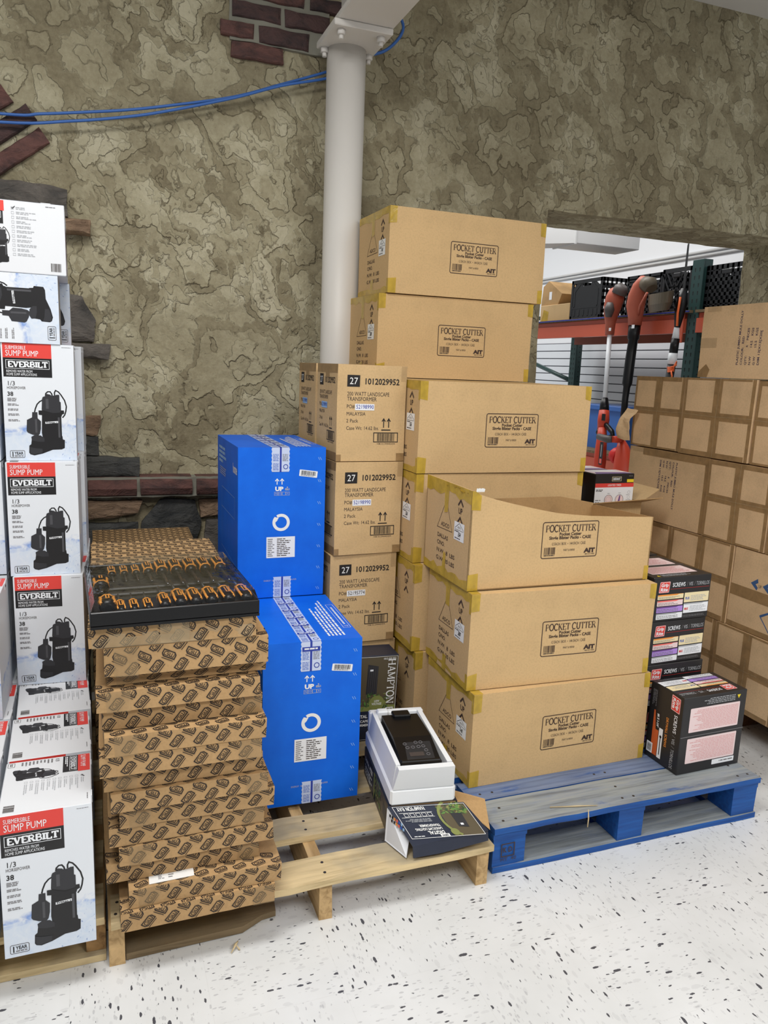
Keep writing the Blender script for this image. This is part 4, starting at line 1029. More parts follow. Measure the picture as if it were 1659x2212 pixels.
# (left x, front y, yaw, tilt, z) from the bottom up, measured off the photograph
zs = .1255; PITCH = .0466
rows = [(.021, 1.575, .4, 0), (.037, 1.586, -.3, 1), (-.008, 1.620, .5, 2), (.021, 1.607, .1, 3), (.002, 1.612, .4, 0), (.022, 1.604, -.2, 1), (.005, 1.590, .3, 2),
        (-.006, 1.602, .2, 3), (-.013, 1.578, -.1, 0), (-.004, 1.574, .1, 1), (-.007, 1.606, .3, 2), (-.016, 1.592, -.1, 3), (.004, 1.622, .3, 1)]
words = ['lowest patterned carton, resting on the pine pallet', 'second patterned carton from the bottom, jutting forward with a white paper slip', 'third patterned carton from the bottom, its left corner sticking out',
         'fourth patterned carton from the bottom, just above the one jutting left', 'fifth patterned carton from the bottom, level with the mid pine board', 'sixth patterned carton from the bottom, beside the foot of the blue carton', 'seventh patterned carton from the bottom, middle of the stack',
         'eighth patterned carton from the bottom, beside the lower blue carton', 'ninth patterned carton from the bottom, bulging a little to the left', 'tenth patterned carton from the bottom, with its top edge showing', 'fifth patterned carton down from the screwdriver tray', 'fourth patterned carton down from the screwdriver tray, its top edge showing',
         'third patterned carton down from the tray, in the shadow of the one above', 'second patterned carton down from the screwdriver tray']
used = set()
for i, (x, y, yaw, pr) in enumerate(rows):
    src = protos[pr]; z = zs + i * PITCH
    o = place(src, (x, y, z), yaw, words[i], pr not in used, GP); used.add(pr)
    if i == 12: o.scale = (1, 1, .60)                                # a carton half crushed by the load
tall = pcarton(14, .0618)
place(tall, (.002, 1.597, zs + 12.62 * PITCH), .2, words[13], True, GP)
ztop = zs + 14 * PITCH
g1 = pcarton(12, .044, with_top=True, tape=False)
place(g1, (-.026, 1.600, ztop), -.3, 'top patterned carton under the tray of screwdrivers, its front shiny with tape', True, GP)
m = MB(); f = Face(m, (.0, 0, 0), (1, 0, 0), (0, 0, 1), .0009)
for i in range(10): f.rect(.005 + .033 * i, -.001, .005 + .033 * i + .033, .02 + .008 * (i % 2), 'tape_shiny', 2)
f.rect(.14, .0, .20, .044, 'tape_shiny', 2.5); m.build('packing_tape', g1)
gtop = ztop + .0445
# rear stack of the same cartons
GR = 'flat monogram printed cartons in the rear stack'
rp = pcarton(21, GWH, tape=False, with_top=False)
rtop = pcarton(33, .05, tape=False, with_top=True)
for k in range(12): place(rp, (-.026, 2.405, .1255 + k * PITCH), .2 * (k % 3), 'patterned carton of the rear stack, hidden under its topmost', k == 0, GR)
place(rtop, (-.026, 2.405, .1255 + 12 * PITCH), -.4, 'topmost patterned carton of the rear stack, against the stone wall', True, GR)
for o_ in list(bpy.data.objects):
    if o_.get('group') == GR: o_.scale = (1.0, .72, 1.0)
# white paper slip caught under the third carton, and the insert card behind the tray
m = MB(); f = Face(m, (0, 0, 0), (1, 0, 0), (0, 1, 0)); f.greek(.02, .010, .014, .03, 6, 'ink_grey', 1, 4, .4); f.greek(.042, .010, .014, .03, 4, 'ink_grey', 1, 8, .4)
m.prism([(.0, .0, -.0006), (.098, .004, -.0006), (.098, .046, -.0006), (0, .046, -.0006)], (0, 0, .0006), 'paper_white')
o = m.build('paper_slip', None, (.082, 1.594, zs + 2 * PITCH - .0003), (0, 0, R(-1))); tag(o, 'white paper slip hanging over the edge of a patterned carton near the floor', 'paper')

# ---------------------------------------------------------------- the tray of screwdrivers
TRW, TRD, TRH = .345, .385, .036
t = thing('screwdriver_tray', 'black plastic tray of screwdrivers under a clear lid', 'tray', (-.022, 1.578, gtop + .002), (0, 0, R(2.2)))
m = MB()
m.box(0, 0, 0, TRW, TRD, .006, 'plastic_black'); w = .008
m.box(0, 0, .006, TRW, w, TRH, 'plastic_black', .002); m.box(0, TRD - w, .006, TRW, TRD, TRH, 'plastic_black', .002); m.box(0, w, .006, w, TRD - w, TRH, 'plastic_black', .002); m.box(TRW - w, w, .006, TRW, TRD - w, TRH, 'plastic_black', .002)
m.build('tray_base', t)
m = MB(); m.box(w, w, .006, TRW - w, TRD - w, .014, 'plastic_dark'); 
for yy in (.17, .215): m.box(.04, yy, .014, TRW - .03, yy + .02, .022, 'plastic_dark', .003)
m.build('insert', t)
m = MB(); h0, h1 = TRH + .0005, TRH + .020; x0, y0, x1, y1 = .002, .004, TRW - .002, TRD - .004; i_ = .007
m.grid((x0 + i_, y0 + i_, h1), (x1 - x0 - 2 * i_, 0, 0), (0, y1 - y0 - 2 * i_, 0), 8, 8, 'clear_film')
for a, b_, c_, d_ in (((x0, y0), (x1, y0), (x1 - i_, y0 + i_), (x0 + i_, y0 + i_)), ((x1, y0), (x1, y1), (x1 - i_, y1 - i_), (x1 - i_, y0 + i_)), ((x1, y1), (x0, y1), (x0 + i_, y1 - i_), (x1 - i_, y1 - i_)), ((x0, y1), (x0, y0), (x0 + i_, y0 + i_), (x0 + i_, y1 - i_))):
    m.face([(a[0], a[1], h0), (b_[0], b_[1], h0), (c_[0], c_[1], h1), (d_[0], d_[1], h1)], 'clear_film')
m.move(lambda p: Vector(p) + wob(p, .0018, 22, 3)); m.build('clear_lid', t)
m = MB(); m.box(0, 0, 0, .105, .075, .0008, 'paper_white'); f = Face(m, (0, 0, .0008), (1, 0, 0), (0, 1, 0)); f.frame(.03, .02, .055, .06, .0015, 'ink_grey'); f.greek(.065, .02, .035, .04, 5, 'ink_grey', 1, 3); f.greek(.004, .02, .02, .04, 4, 'ink_lightgrey', 1, 5)
o = m.build('insert_card', None, (-.008, 1.972, gtop + .0012), (0, 0, R(3))); tag(o, 'white printed card sticking out behind the screwdriver tray', 'card')
GS = 'screwdrivers in the clear lidded tray'
def screwdriver(hr, hl, sl, sr, stubby=False):
    """handle along +y from 0 to hl, blade from hl on"""
    d = thing('screwdriver', '', 'screwdriver'); k = hr
    prof = [(0, .45), (.05, .82), (.18, 1.0), (.45, .93), (.62, .82), (.78, .98), (.9, .9), (1.0, .5)]
    m = MB(); m.tube([(0, hl * a, 0) for a, _ in prof], [k * b_ for _, b_ in prof], 'plastic_black', 10); m.build('handle', d)
    m = MB()
    for a in (35, 145):
        c, s_ = math.cos(R(a)), math.sin(R(a)); m.tube([(c * k * q * .93, hl * z, s_ * k * q * .93) for z, q in ((.1, .9), (.25, 1.0), (.5, .95), (.66, .86), (.8, 1.0))], k * .20, 'grip_orange', 6)
    m.tube([(0, hl * .70, 0), (0, hl * .78, 0), (0, hl * .86, 0)], [k * .86, k * 1.02, k * .92], 'grip_orange', 10); m.build('grip', d)
    m = MB(); m.tube([(0, hl * .98, 0), (0, hl + sl * .9, 0), (0, hl + sl, 0)], [sr, sr, sr * .6], 'steel', 8); m.build('blade', d)
    m = MB(); f = Face(m, (-.004, hl * .22, k * 1.01), (1, 0, 0), (0, 1, 0)); f.rect(.0, 0, .008, hl * .38, 'grip_orange'); f.rect(.0025, .003, .0055, hl * .36, 'plastic_black', 2); m.build('badge', d.children[0])
    return d
big = screwdriver(.0145, .095, .10, .0033); small = screwdriver(.0095, .072, .055, .0022); mid = screwdriver(.0125, .085, .07, .003); fat = screwdriver(.018, .06, .03, .0035)
z0 = gtop + .002 + .014
a0, ca, sa = R(2.2), math.cos(R(2.2)), math.sin(R(2.2))
def tp(x, y, z): return (-.022 + x * ca - y * sa, 1.578 + x * sa + y * ca, gtop + .002 + z)
back = [(.060, 's'), (.088, 's'), (.115, 's'), (.143, 'm'), (.174, 'b'), (.208, 'b'), (.243, 'b'), (.278, 'b'), (.315, 'b')]
front = [(.062, 's'), (.088, 's'), (.116, 's'), (.150, 'm'), (.182, 'b'), (.214, 'b'), (.248, 'b'), (.284, 'b'), (.322, 'b')]
ordn = ['first', 'second', 'third', 'fourth', 'fifth', 'sixth', 'seventh', 'eighth', 'ninth']
src = {'s': small, 'm': mid, 'b': big}; rad = {'s': .0095, 'm': .0125, 'b': .0145}; first = {'s': True, 'm': True, 'b': True}
for row, lst, yy, rz in (('back', back, TRD - .014, 180), ('front', front, .016, 0)):
    for i, (x, k) in enumerate(lst):
        loc = tp(x, yy, .0145 + rad[k] + .0052); size = {'s': 'small', 'm': 'medium', 'b': 'large'}[k]
        lb = '%s black and orange screwdriver, %s from the left in the %s row of the tray' % (size, ordn[i], row)
        if first[k]: src[k].location = loc; src[k].rotation_euler = (0, 0, a0 + R(rz)); src[k]['label'] = lb; src[k]['group'] = GS; first[k] = False
        else: dup(src[k], loc, (0, 0, a0 + R(rz)), lb, GS)
fat.location = tp(.030, .235, .0145 + .0205); fat.rotation_euler = (0, 0, a0 + R(180)); fat['label'] = 'stubby fat screwdriver at the left end of the tray, between the rows'; fat['group'] = GS
dup(fat, tp(.036, .026, .0145 + .0205), (0, 0, a0), 'stubby screwdriver in the front left corner of the tray', GS)
# ================================================================ sump pump cartons
PW, PD, PH = .180, .2255, .3275
P_CAP=[(0.096,0.176),(0.098,0.181),(0.105,0.184),(0.108,0.190),(0.117,0.188),(0.120,0.185),(0.129,0.186),(0.133,0.188),(0.140,0.188),(0.140,0.169),(0.143,0.167),(0.143,0.141),(0.144,0.138),(0.122,0.136),(0.094,0.145)]
P_COLLAR=[(0.086,0.143),(0.094,0.143),(0.107,0.138),(0.122,0.133),(0.140,0.137),(0.143,0.144),(0.150,0.144),(0.151,0.135),(0.145,0.132),(0.144,0.127),(0.131,0.125),(0.094,0.130),(0.086,0.131)]
P_BODY=[(0.095,0.150),(0.143,0.146),(0.143,0.073),(0.143,0.059),(0.128,0.051),(0.094,0.065),(0.092,0.080)]
P_BASE=[(0.059,0.043),(0.064,0.047),(0.066,0.063),(0.071,0.071),(0.087,0.072),(0.098,0.064),(0.119,0.056),(0.138,0.066),(0.144,0.071),(0.145,0.061),(0.150,0.059),(0.149,0.036),(0.141,0.032),(0.118,0.031),(0.092,0.020),(0.071,0.015),(0.061,0.018),(0.058,0.023)]
P_SHELF=[(0.065,0.068),(0.073,0.073),(0.089,0.072),(0.098,0.064),(0.098,0.054),(0.082,0.054),(0.066,0.058)]
P_FLOAT=[(0.070,0.138),(0.083,0.138),(0.083,0.121),(0.091,0.112),(0.090,0.091),(0.087,0.077),(0.083,0.072),(0.069,0.074),(0.057,0.080),(0.054,0.085),(0.056,0.116),(0.069,0.123)]
P_C1=[(0.076,0.138),(0.078,0.147),(0.083,0.160),(0.090,0.168),(0.097,0.172)]
P_C2=[(0.105,0.184),(0.106,0.191),(0.111,0.196),(0.117,0.196),(0.121,0.190),(0.122,0.184)]
P_C3=[(0.128,0.186),(0.128,0.194),(0.131,0.200),(0.138,0.196),(0.144,0.188),(0.153,0.172),(0.157,0.155),(0.155,0.141),(0.152,0.131),(0.146,0.123)]
def ear(F, pts, m, lay):                                               # concave outlines as fans of triangles
    from mathutils.geometry import tessellate_polygon
    for a, b, c in tessellate_polygon([[Vector((x, y, 0)) for x, y in pts]]): F.poly([pts[a], pts[b], pts[c]], m, lay)
def pump_picture(F, k=1.0, ox=0.0, oy=0.0):
    T = lambda pts: [(ox + (x - .05) * k, oy + y * k) for x, y in pts]
    for c in (P_C1, P_C2, P_C3): F.path(T(c), .0034 * k, 'print_black', False, 1)
    ear(F, T(P_BASE), 'print_black', 1.4); ear(F, T(P_BODY), 'print_black', 1.8); ear(F, T(P_SHELF), 'print_dark', 2.2); ear(F, T(P_CAP), 'print_dark', 2.2); ear(F, T(P_COLLAR), 'print_black', 2.6); ear(F, T(P_FLOAT), 'print_dark', 2.2)
    F.rect(*T([(.105, .148)])[0], *T([(.112, .176)])[0], 'print_mid', 2.9); F.rect(*T([(.134, .066)])[0], *T([(.139, .124)])[0], 'print_mid', 2.9); F.rect(*T([(.076, .08)])[0], *T([(.081, .118)])[0], 'print_mid', 2.9)
    F.poly(T([(.061, .020), (.071, .018), (.092, .023), (.092, .034), (.071, .036), (.06, .040)]), 'print_dark', 2.6)
    F.poly(T([(.102, .111), (.135, .1135), (.135, .108), (.102, .1055)]), 'print_white', 2.9); F.text('EVERBILT', *T([(.104, .1072)])[0], .0038 * k, 'print_black', .029 * k, .03, 3.3)
def pump_front_print(F):
    F.uvrect(0, 0, PW, PH, 'pump_print', .6)
    F.rect(.004, .2875, .124, PH, 'print_red', 1); F.rect(.004, .235, .124, .2875, 'print_black', 1)
    F.text('SUBMERSIBLE', .0105, .3105, .0098, 'print_white', .050, .0, 2); F.text('SUMP PUMP', .0105, .2925, .0155, 'print_white', .081, 0, 2)
    F.frame(.011, .2585, .1175, .2815, .0011, 'print_white', 0, 2); F.serif('EVERBILT', .0155, .2625, .015, 'print_white', .098, .28, .19, 2, .17)
    F.text('REMOVES WATER FROM', .011, .2475, .0068, 'print_white', .064, 0, 2); F.text('HOME SUMP APPLICATIONS', .011, .2388, .0068, 'print_white', .075, 0, 2)
    F.text('1/3', .0105, .2115, .0118, 'ink_black', .020, .0, 2); F.text('HORSEPOWER', .0105, .2015, .0072, 'ink_soft', .046, 0, 2); F.text('38', .0105, .1825, .0112, 'ink_black', .015, .02, 2)
    for i, y in enumerate((.173, .156, .142, .128, .112)): F.greek(.0105, y - (.006 if i == 0 else .001), .028, .0105 if i == 0 else .0068, 3 if i == 0 else 2, 'ink_grey', 2, 5 + i, .6, .3)
    pump_picture(F.sub(.0, .0), 1.0, .05, 0)
    F.frame(.011, .009, .047, .029, .0011, 'ink_soft', .003, 2); F.text('1', .0135, .012, .0135, 'ink_black', .005, .03, 2); F.text('YEAR', .0215, .0175, .0078, 'ink_black', .022, .02, 2); F.greek(.0215, .012, .022, .0035, 1, 'ink_grey', 2, 3, .8, .05)
    F.greek(.150, .319, .026, .002, 1, 'ink_grey', 2, 3)
def pump_top_print(F):
    """lid panel, drawn upright: red heading at the left, check list at the right"""
    F.rect(.003, .152, .081, .1775, 'print_red', 1); F.rect(.003, .120, .078, .152, 'print_black', 1)
    F.text('SUMP PUMP', .007, .158, .0105, 'print_white', .055, 0, 2); F.frame(.008, .1345, .073, .149, .0009, 'print_white', 0, 2); F.serif('EVERBILT', .011, .137, .0095, 'print_white', .059, .24, .16, 2, .16); F.greek(.008, .124, .05, .007, 2, 'print_white', 2, 3, .6)
    F.text('1/3', .007, .104, .008, 'ink_black', .014, 0, 2); F.greek(.007, .03, .018, .07, 9, 'ink_grey', 2, 8, .45, .4)
    pump_picture(F, .52, .036, .008)
    F.frame(.006, .004, .024, .018, .0008, 'ink_soft', .002, 2); F.greek(.009, .008, .012, .006, 2, 'ink_soft', 2, 4)
    x0 = .098
    for i in range(11):
        y = .158 - i * .0115; F.frame(x0, y, x0 + .006, y + .006, .0007, 'ink_lightgrey', 0, 2)
        F.greek(x0 + .011, y - .0005, .050 if i % 3 else .036, .0075, 2, 'ink_lightgrey', 2, 20 + i, .5, .45)
    F.path([(x0 + .001, .162), (x0 + .003, .160), (x0 + .009, .166)], .0016, 'ink_black', False, 3)
    F.barcode(.188, .009, .026, .021, 'ink_soft', 2, 7, 18); F.greek(.18, .170, .03, .003, 1, 'ink_grey', 2, 5)
def pump_side_print(F):
    F.uvrect(0, 0, PD, PH, 'pump_print', .6)
    F.path([(PD - .035 + x * .6, .10 + y * .6) for x, y in P_C3[2:]], .003, 'print_black', False, 1.5)
def pump_bottom_print(F):
    F.rect(.002, .003, PW - .002, .085, 'board_grey', 1); F.greek(.03, .02, .09, .006, 1, 'ink_grey', 2, 3); F.rect(.002, .092, PW - .002, .20, 'board_grey', 1); F.path([(0, .0885), (PW, .0885)], .002, 'ink_black', False, 1.2)
PM = {}
def pump_carton(label, group, loc, rot=None, matrix=None, tabs=True):
    t = thing('pump_carton', label, 'box', loc, rot or (0, 0, 0), group)
    if 'b' not in PM:
        m = MB(); m.box(0, 0, 0, PW, PD, PH, 'board_white', .0015)
        pump_front_print(Face(m, (0, 0, 0), (1, 0, 0), (0, 0, 1), .0004)); pump_side_print(Face(m, (PW, 0, 0), (0, 1, 0), (0, 0, 1), .0004)); pump_side_print(Face(m, (0, PD, 0), (0, -1, 0), (0, 0, 1), .0004))
        pump_top_print(Face(m, (0, PD, PH), (0, -1, 0), (1, 0, 0), .0004)); pump_bottom_print(Face(m, (0, PD, 0), (1, 0, 0), (0, -1, 0), .0004))
        PM['b'] = m.build('carton_body', t).data
        for q, y in enumerate((.045, .18)):
            m = MB(); m.box(PW - .0008, y - .012, PH - .018, PW + .0012, y + .012, PH, 'board_white', .0004); m.box(PW + .0012, y - .004, PH - .012, PW + .0022, y + .004, PH - .006, 'print_black'); PM['t%d' % q] = m.build('lid_tab', t).data
    else:
        for n, k in (('carton_body', 'b'), ('lid_tab', 't0'), ('lid_tab', 't1')):
            o = bpy.data.objects.new(n, PM[k]); COL.objects.link(o); o.parent = t
    if matrix is not None: t.matrix_world = Matrix.Translation(loc) @ matrix.to_4x4()
    return t
GA, GBk = 'sump pump cartons in the right hand column', 'sump pump cartons in the left hand column'
zp = .1135
lab = {0: ('nearest upright sump pump carton at the lower left, its red heading fully seen', 'second pump carton back in the lower row, only its lid seen', 'third pump carton back in the lower row, only its lid seen below the stack')}
x9 = [(-.211, 1.584, .7), (-.213, 1.817, 1.9), (-.214, 2.052, 2.6)]
for i, (x, y, a) in enumerate(x9): pump_carton(lab[0][i], GA, (x, y, zp), (0, 0, R(a)))
pump_carton('pump carton of the lower row hidden under the tall pump stack', GA, (-.222, 2.292, zp), (0, 0, R(1)))
pump_carton('pump carton of the lower row hidden under the tall pump stack', GA, (-.222, 2.526, zp), (0, 0, R(0)))
zu = zp + PH + .0015; H3 = .3165
for i, (x, y, a, lb) in enumerate(((-.227, 2.265, -3.2, 'upright pump carton lowest of the tall stack, above the row of lids'), (-.232, 2.276, -1.1, 'upright pump carton second from below in the tall stack'), (-.232, 2.312, .4, 'upright pump carton third from below, under the one lying on its side'))):
    o = pump_carton(lb, GA, (x, y, zu + i * (H3 + .0006)), (0, 0, R(a))); o.scale = (1, 1, H3 / PH)
for i, (x, y) in enumerate(((-.214, 2.51), (-.217, 2.520), (-.216, 2.552))):
    o = pump_carton('pump carton standing behind the tall stack, a sliver seen %s' % ('lowest', 'in the middle', 'at the top')[i], GA, (x, y, zu + i * (H3 + .0006)), (0, 0, R(-1))); o.scale = (1, 1, H3 / PH)
zt = zu + 3 * (H3 + .0006)
lie = Matrix(((0, 0, -1), (0, 1, 0), (1, 0, 0)))                          # carton's up points to -x
a2 = Matrix.Rotation(R(1.0), 3, 'Z')
pump_carton('pump carton lying on its side, the pump drawn sideways', GA, (-.085, 2.310, zt), None, a2 @ lie)
pump_carton('rear pump carton lying on its side behind the other lying one', GA, (-.062, 2.540, zt), None, a2 @ lie)
lid = Matrix(((0, -1, 0), (0, 0, -1), (1, 0, 0)))                          # lid faces the viewer
pump_carton('topmost pump carton with the check list panel facing out', GA, (-.068, 2.310 + PH, zt + PW + .001), None, a2 @ lid)
# left hand column, mostly outside the frame
for i, y in enumerate((1.585, 1.815, 2.05, 2.29)): pump_carton('pump carton of the left column lower row, lid cut by the frame edge' if i < 2 else 'pump carton of the left column lower row, under its stack', GBk, (-.408, y, zp), (0, 0, R(.5)))
for y, z, lb in ((2.052, zu, 'upright pump carton of the left column standing forward of its stack'), (2.304, zu, 'pump carton of the left column hidden behind the forward one'), (2.304, zu + H3 + .001, 'pump carton of the left column, second above the lower row'), (2.31, zu + 2 * H3 + .002, 'pump carton of the left column, topmost')):
    o = pump_carton(lb, GBk, (-.425, y, z), (0, 0, R(-.5))); o.scale = (1, 1, (H3 - .004) / PH)
# ================================================================ black screw cartons
SW, SD, SH = .257, .257, .1485
def logo(F, x, y, w, h):
    F.poly([(x + .004, y), (x + w - .004, y), (x + w, y + .004), (x + w + .003, y + h - .003), (x + w, y + h), (x + .007, y + h), (x + .003, y + h - .003), (x, y + .003)], 'print_red', 1)
    F.path([(x + .0015, y + .0015), (x + w - .0015, y + .0015), (x + w + .0015, y + h - .0015), (x + .0045, y + h - .0015)], .0016, 'print_pink', True, 1.4)
    F.text('Grip', x + w * .16, y + h * .55, h * .30, 'print_white', w * .72, .03, 2, slant=.12); F.text('Rite', x + w * .13, y + h * .14, h * .30, 'print_white', w * .72, .03, 2, slant=.12)
def screw_head(F, x, y, w):
    F.text('SCREWS', x, y, .0135, 'print_white', w * .345, .012, 1); F.text('/', x + w * .385, y, .0135, 'ink_grey', w * .03); F.text('VIS', x + w * .445, y, .0125, 'ink_lightgrey', w * .11); F.text('/', x + w * .59, y, .0135, 'ink_grey', w * .03); F.text('TORNILLOS', x + w * .65, y, .0125, 'ink_lightgrey', w * .36)
def screw_carton(label, loc, rot=(0, 0, 0), matrix=None, group='black screw cartons'):
    t = thing('screw_carton', label, 'box', loc, rot, group)
    if 's' not in PM:
        m = MB(); m.box(0, 0, 0, SW, SD, SH, 'screw_carton_black', .002)
        f = Face(m, (0, 0, 0), (1, 0, 0), (0, 0, 1), .0005); s = Face(m, (SW, 0, 0), (0, 1, 0), (0, 0, 1), .0005); u = Face(m, (0, 0, SH), (1, 0, 0), (0, 1, 0), .0005)
        logo(f, .024, .097, .045, .037); screw_head(f, .083, .1145, .164); f.path([(.075, .1075), (.25, .1075)], .0008, 'ink_red')
        def panel(x0, y0, x1, y1, c, hd, k):
            f.rrect(x0, y0, x1, y1, .002, c, 1); f.poly([(x0 + .001, y1 - .0045), (x1 - .03, y1 - .0045), (x1 - .02, y1 - .001), (x1 - .001, y1 - .001), (x1 - .002, y1), (x0 + .002, y1)], hd, 1.5); k < 5 and f.greek(x0 + .004, y0 + .002, (x1 - x0) * .85, y1 - y0 - .009, 2, 'ink_grey', 2, k, .35, .3)
        panel(.022, .0745, .136, .0905, 'print_cream', 'print_orange', 1); panel(.022, .0525, .136, .0705, 'print_pink', 'print_salmon', 2); panel(.022, .0300, .138, .0495, 'print_lilac', 'ink_purple', 3); panel(.023, .0075, .139, .0270, 'print_white', 'ink_lightgrey', 4)
        panel(.141, .0580, .252, .0910, 'print_cream', 'print_cream', 5); panel(.142, .0215, .253, .0545, 'print_white', 'ink_lightgrey', 6)
        f.text('PLUS', .146, .068, .008, 'ink_blue', .018, .03, 2); f.text('MAX', .146, .032, .008, 'ink_red', .018, .03, 2); f.greek(.17, .062, .075, .02, 4, 'ink_lightgrey', 2, 9, .4); f.greek(.17, .026, .078, .02, 4, 'ink_lightgrey', 2, 11, .4); f.greek(.142, .0075, .105, .008, 2, 'ink_grey', 1, 4, .4)
        # lid: two pale panels of red print, a centre seam
        for y0, y1, k in ((.037, .118, 3), (.139, .223, 4)): u.rrect(.026, y0, .228, y1, .003, 'print_pink', 1); u.greek(.032, y0 + .006, .188, y1 - y0 - .012, 14, 'ink_red_pale', 2, k, .30, .25)
        u.rrect(.024, .2255, .116, .2425, .002, 'print_white', 1.3); u.greek(.03, .230, .078, .007, 1, 'ink_grey', 2, 6); u.path([(0, .131), (SW, .131)], .0022, 'ink_grey', False, 1)
        u.greek(.049, .009, .13, .022, 4, 'ink_lightgrey', 1, 7, .42); u.poly([(.027, .013), (.041, .013), (.034, .026)], 'print_yellow', 1)
        # end panel: same heading, picture of the screw at the lower right
        logo(s, .006, SH - .052, .050, .038); screw_head(s, .067, SH - .034, .178)
        s.rect(.088, SH - .122, .238, SH - .094, 'print_rust', 1); s.poly([(.088, SH - .094), (.150, SH - .094), (.150, SH - .108), (.088, SH - .116)], 'print_black', 1.4); s.text('DRYWALL SCREWS', .090, SH - .066, .010, 'print_orange', .10, .01, 1); s.text('#6 X 1-1/4"', .095, SH - .105, .009, 'print_white', .045, .03, 2)
        s.rect(.138, SH - .092, .240, SH - .075, 'print_white', 1); s.path([(.165, SH - .083), (.228, SH - .083)], .0035, 'ink_black', False, 2); s.disc(.166, SH - .083, .005, 'ink_black', 2, 8)
        s.rect(.203, SH - .140, .238, SH - .114, 'print_white', 2); s.barcode(.208, SH - .136, .025, .018, 'ink_black', 2.6, 4, 14)
        s.greek(.02, SH - .135, .06, .02, 4, 'ink_grey', 1, 8, .4)
        PM['s'] = m.build('carton_body', t).data
    else:
        o = bpy.data.objects.new('carton_body', PM['s']); COL.objects.link(o); o.parent = t
    if matrix is not None: t.matrix_world = Matrix.Translation(loc) @ matrix.to_4x4()
    return t
flat('ink_red_pale', (222, 150, 150), .6)
for i, lb in enumerate(('lowest black screw carton of the stack, hidden behind the one in front', 'black screw carton second from below, only its white heading seen', 'black screw carton second from the top of its stack', 'topmost black screw carton of the stack, with pale panels on its lid')):
    screw_carton(lb, (1.665 - .002 * i, 1.912, .1428 + i * (SH + .0006)), (0, 0, R((2.0, 1.0, 3.0, 1.5)[i]))).scale = (.93, 1, 1)
for i in range(4): screw_carton('black screw carton of the rear stack, its lid just seen behind the front stack' if i == 3 else 'black screw carton of the rear stack, hidden under its topmost', (1.660, 2.185, .1428 + i * (SH + .0006)), (0, 0, R(1))).scale = (.93, 1, 1)
fr = Matrix(((-1, 0, 0), (0, 0, -1), (0, -1, 0)))                          # tipped: lid to the viewer, printed front upward
screw_carton('black screw carton tipped on its back, nearest the corner of the blue pallet', (1.675 + SW - .002, 1.748 + SH, .1428 + SD), None, Matrix.Rotation(R(1.4), 3, 'Z') @ fr)

# ================================================================ retail boxes of the outdoor transformer
def retail_print(F, W, H):
    F.rect(.002, .002, W - .002, H - .002, 'print_navy', 1)
    F.poly([(.004, H * .42), (W - .004, H * .42), (W - .004, H - .004), (.004, H - .004)], 'print_brown', 1.3)
    F.frame(.006, .006, W - .006, H - .006, .0012, 'paper_white', 0, 3)
def foliage(F, x0, y0, x1, y1, n, seed, lay=2):
    rn = random.Random(seed)
    for i in range(n):
        x, y, r = rn.uniform(x0, x1), rn.uniform(y0, y1), rn.uniform(.004, .011); a = rn.uniform(0, 6.3)
        F.poly([(x + r * math.cos(a), y + r * math.sin(a)), (x + r * .35 * math.cos(a + 1.6), y + r * .35 * math.sin(a + 1.6)), (x - r * math.cos(a), y - r * math.sin(a)), (x + r * .35 * math.cos(a - 1.6), y + r * .35 * math.sin(a - 1.6))], ('print_green', 'print_darkgreen', 'print_olive')[rn.randrange(3)], lay + .02 * i)
t = thing('retail_box', 'dark upright retail box with a garden picture, wedged behind the foam tray', 'box', (.701, 2.262, .131), (0, R(1.5), R(-1.5)))
m = MB(); W, H = .222, .300; m.box(0, 0, 0, W, .10, H, 'print_navy', .002); f = Face(m, (0, 0, 0), (1, 0, 0), (0, 0, 1), .0004)
f.rect(.003, .003, W - .003, .105, 'print_navy', 1); f.rect(.003, .12, W - .003, H - .003, 'print_brown', 1); f.rect(.003, .105, W - .003, .122, 'print_olive', 1.4); f.frame(.004, .004, W - .004, H - .004, .0012, 'paper_white', 0, 6)
f.poly([(.112, .165), (.150, .160), (.152, .262), (.115, .270)], 'print_dark', 1.6)
for k in range(5): f.path([(.119 + k * .007, .165), (.121 + k * .007, .262)], .0012, 'print_mid', False, 2)
f.rect(.123, .246, .134, .252, 'print_white', 2.4); foliage(f, .09, .115, .195, .165, 70, 5, 2); f.disc(.152, .132, .027, 'print_olive', 4.4); f.text('LOW', .152, .136, .0075, 'paper_white', .018, .02, 5, 'c'); f.text('VOLTAGE', .152, .126, .0075, 'paper_white', .034, .02, 5, 'c')
g = f.sub(.185, .287, -90); g.serif('HAMPTON BAY', .0, .0, .026, 'paper_white', .235, .15, .08, 5); f.text('1012 029 952', W - .01, .285, .006, 'paper_white', .045, .02, 5, 'r')
f.text('DIGITAL', .070, .082, .0105, 'paper_white', .052, .03, 5); f.text('LANDSCAPE', .060, .066, .0085, 'paper_white', .066, .02, 5); f.text('TRANSFORMER', .050, .052, .0085, 'paper_white', .078, .02, 5)
m.build('carton_body', t)

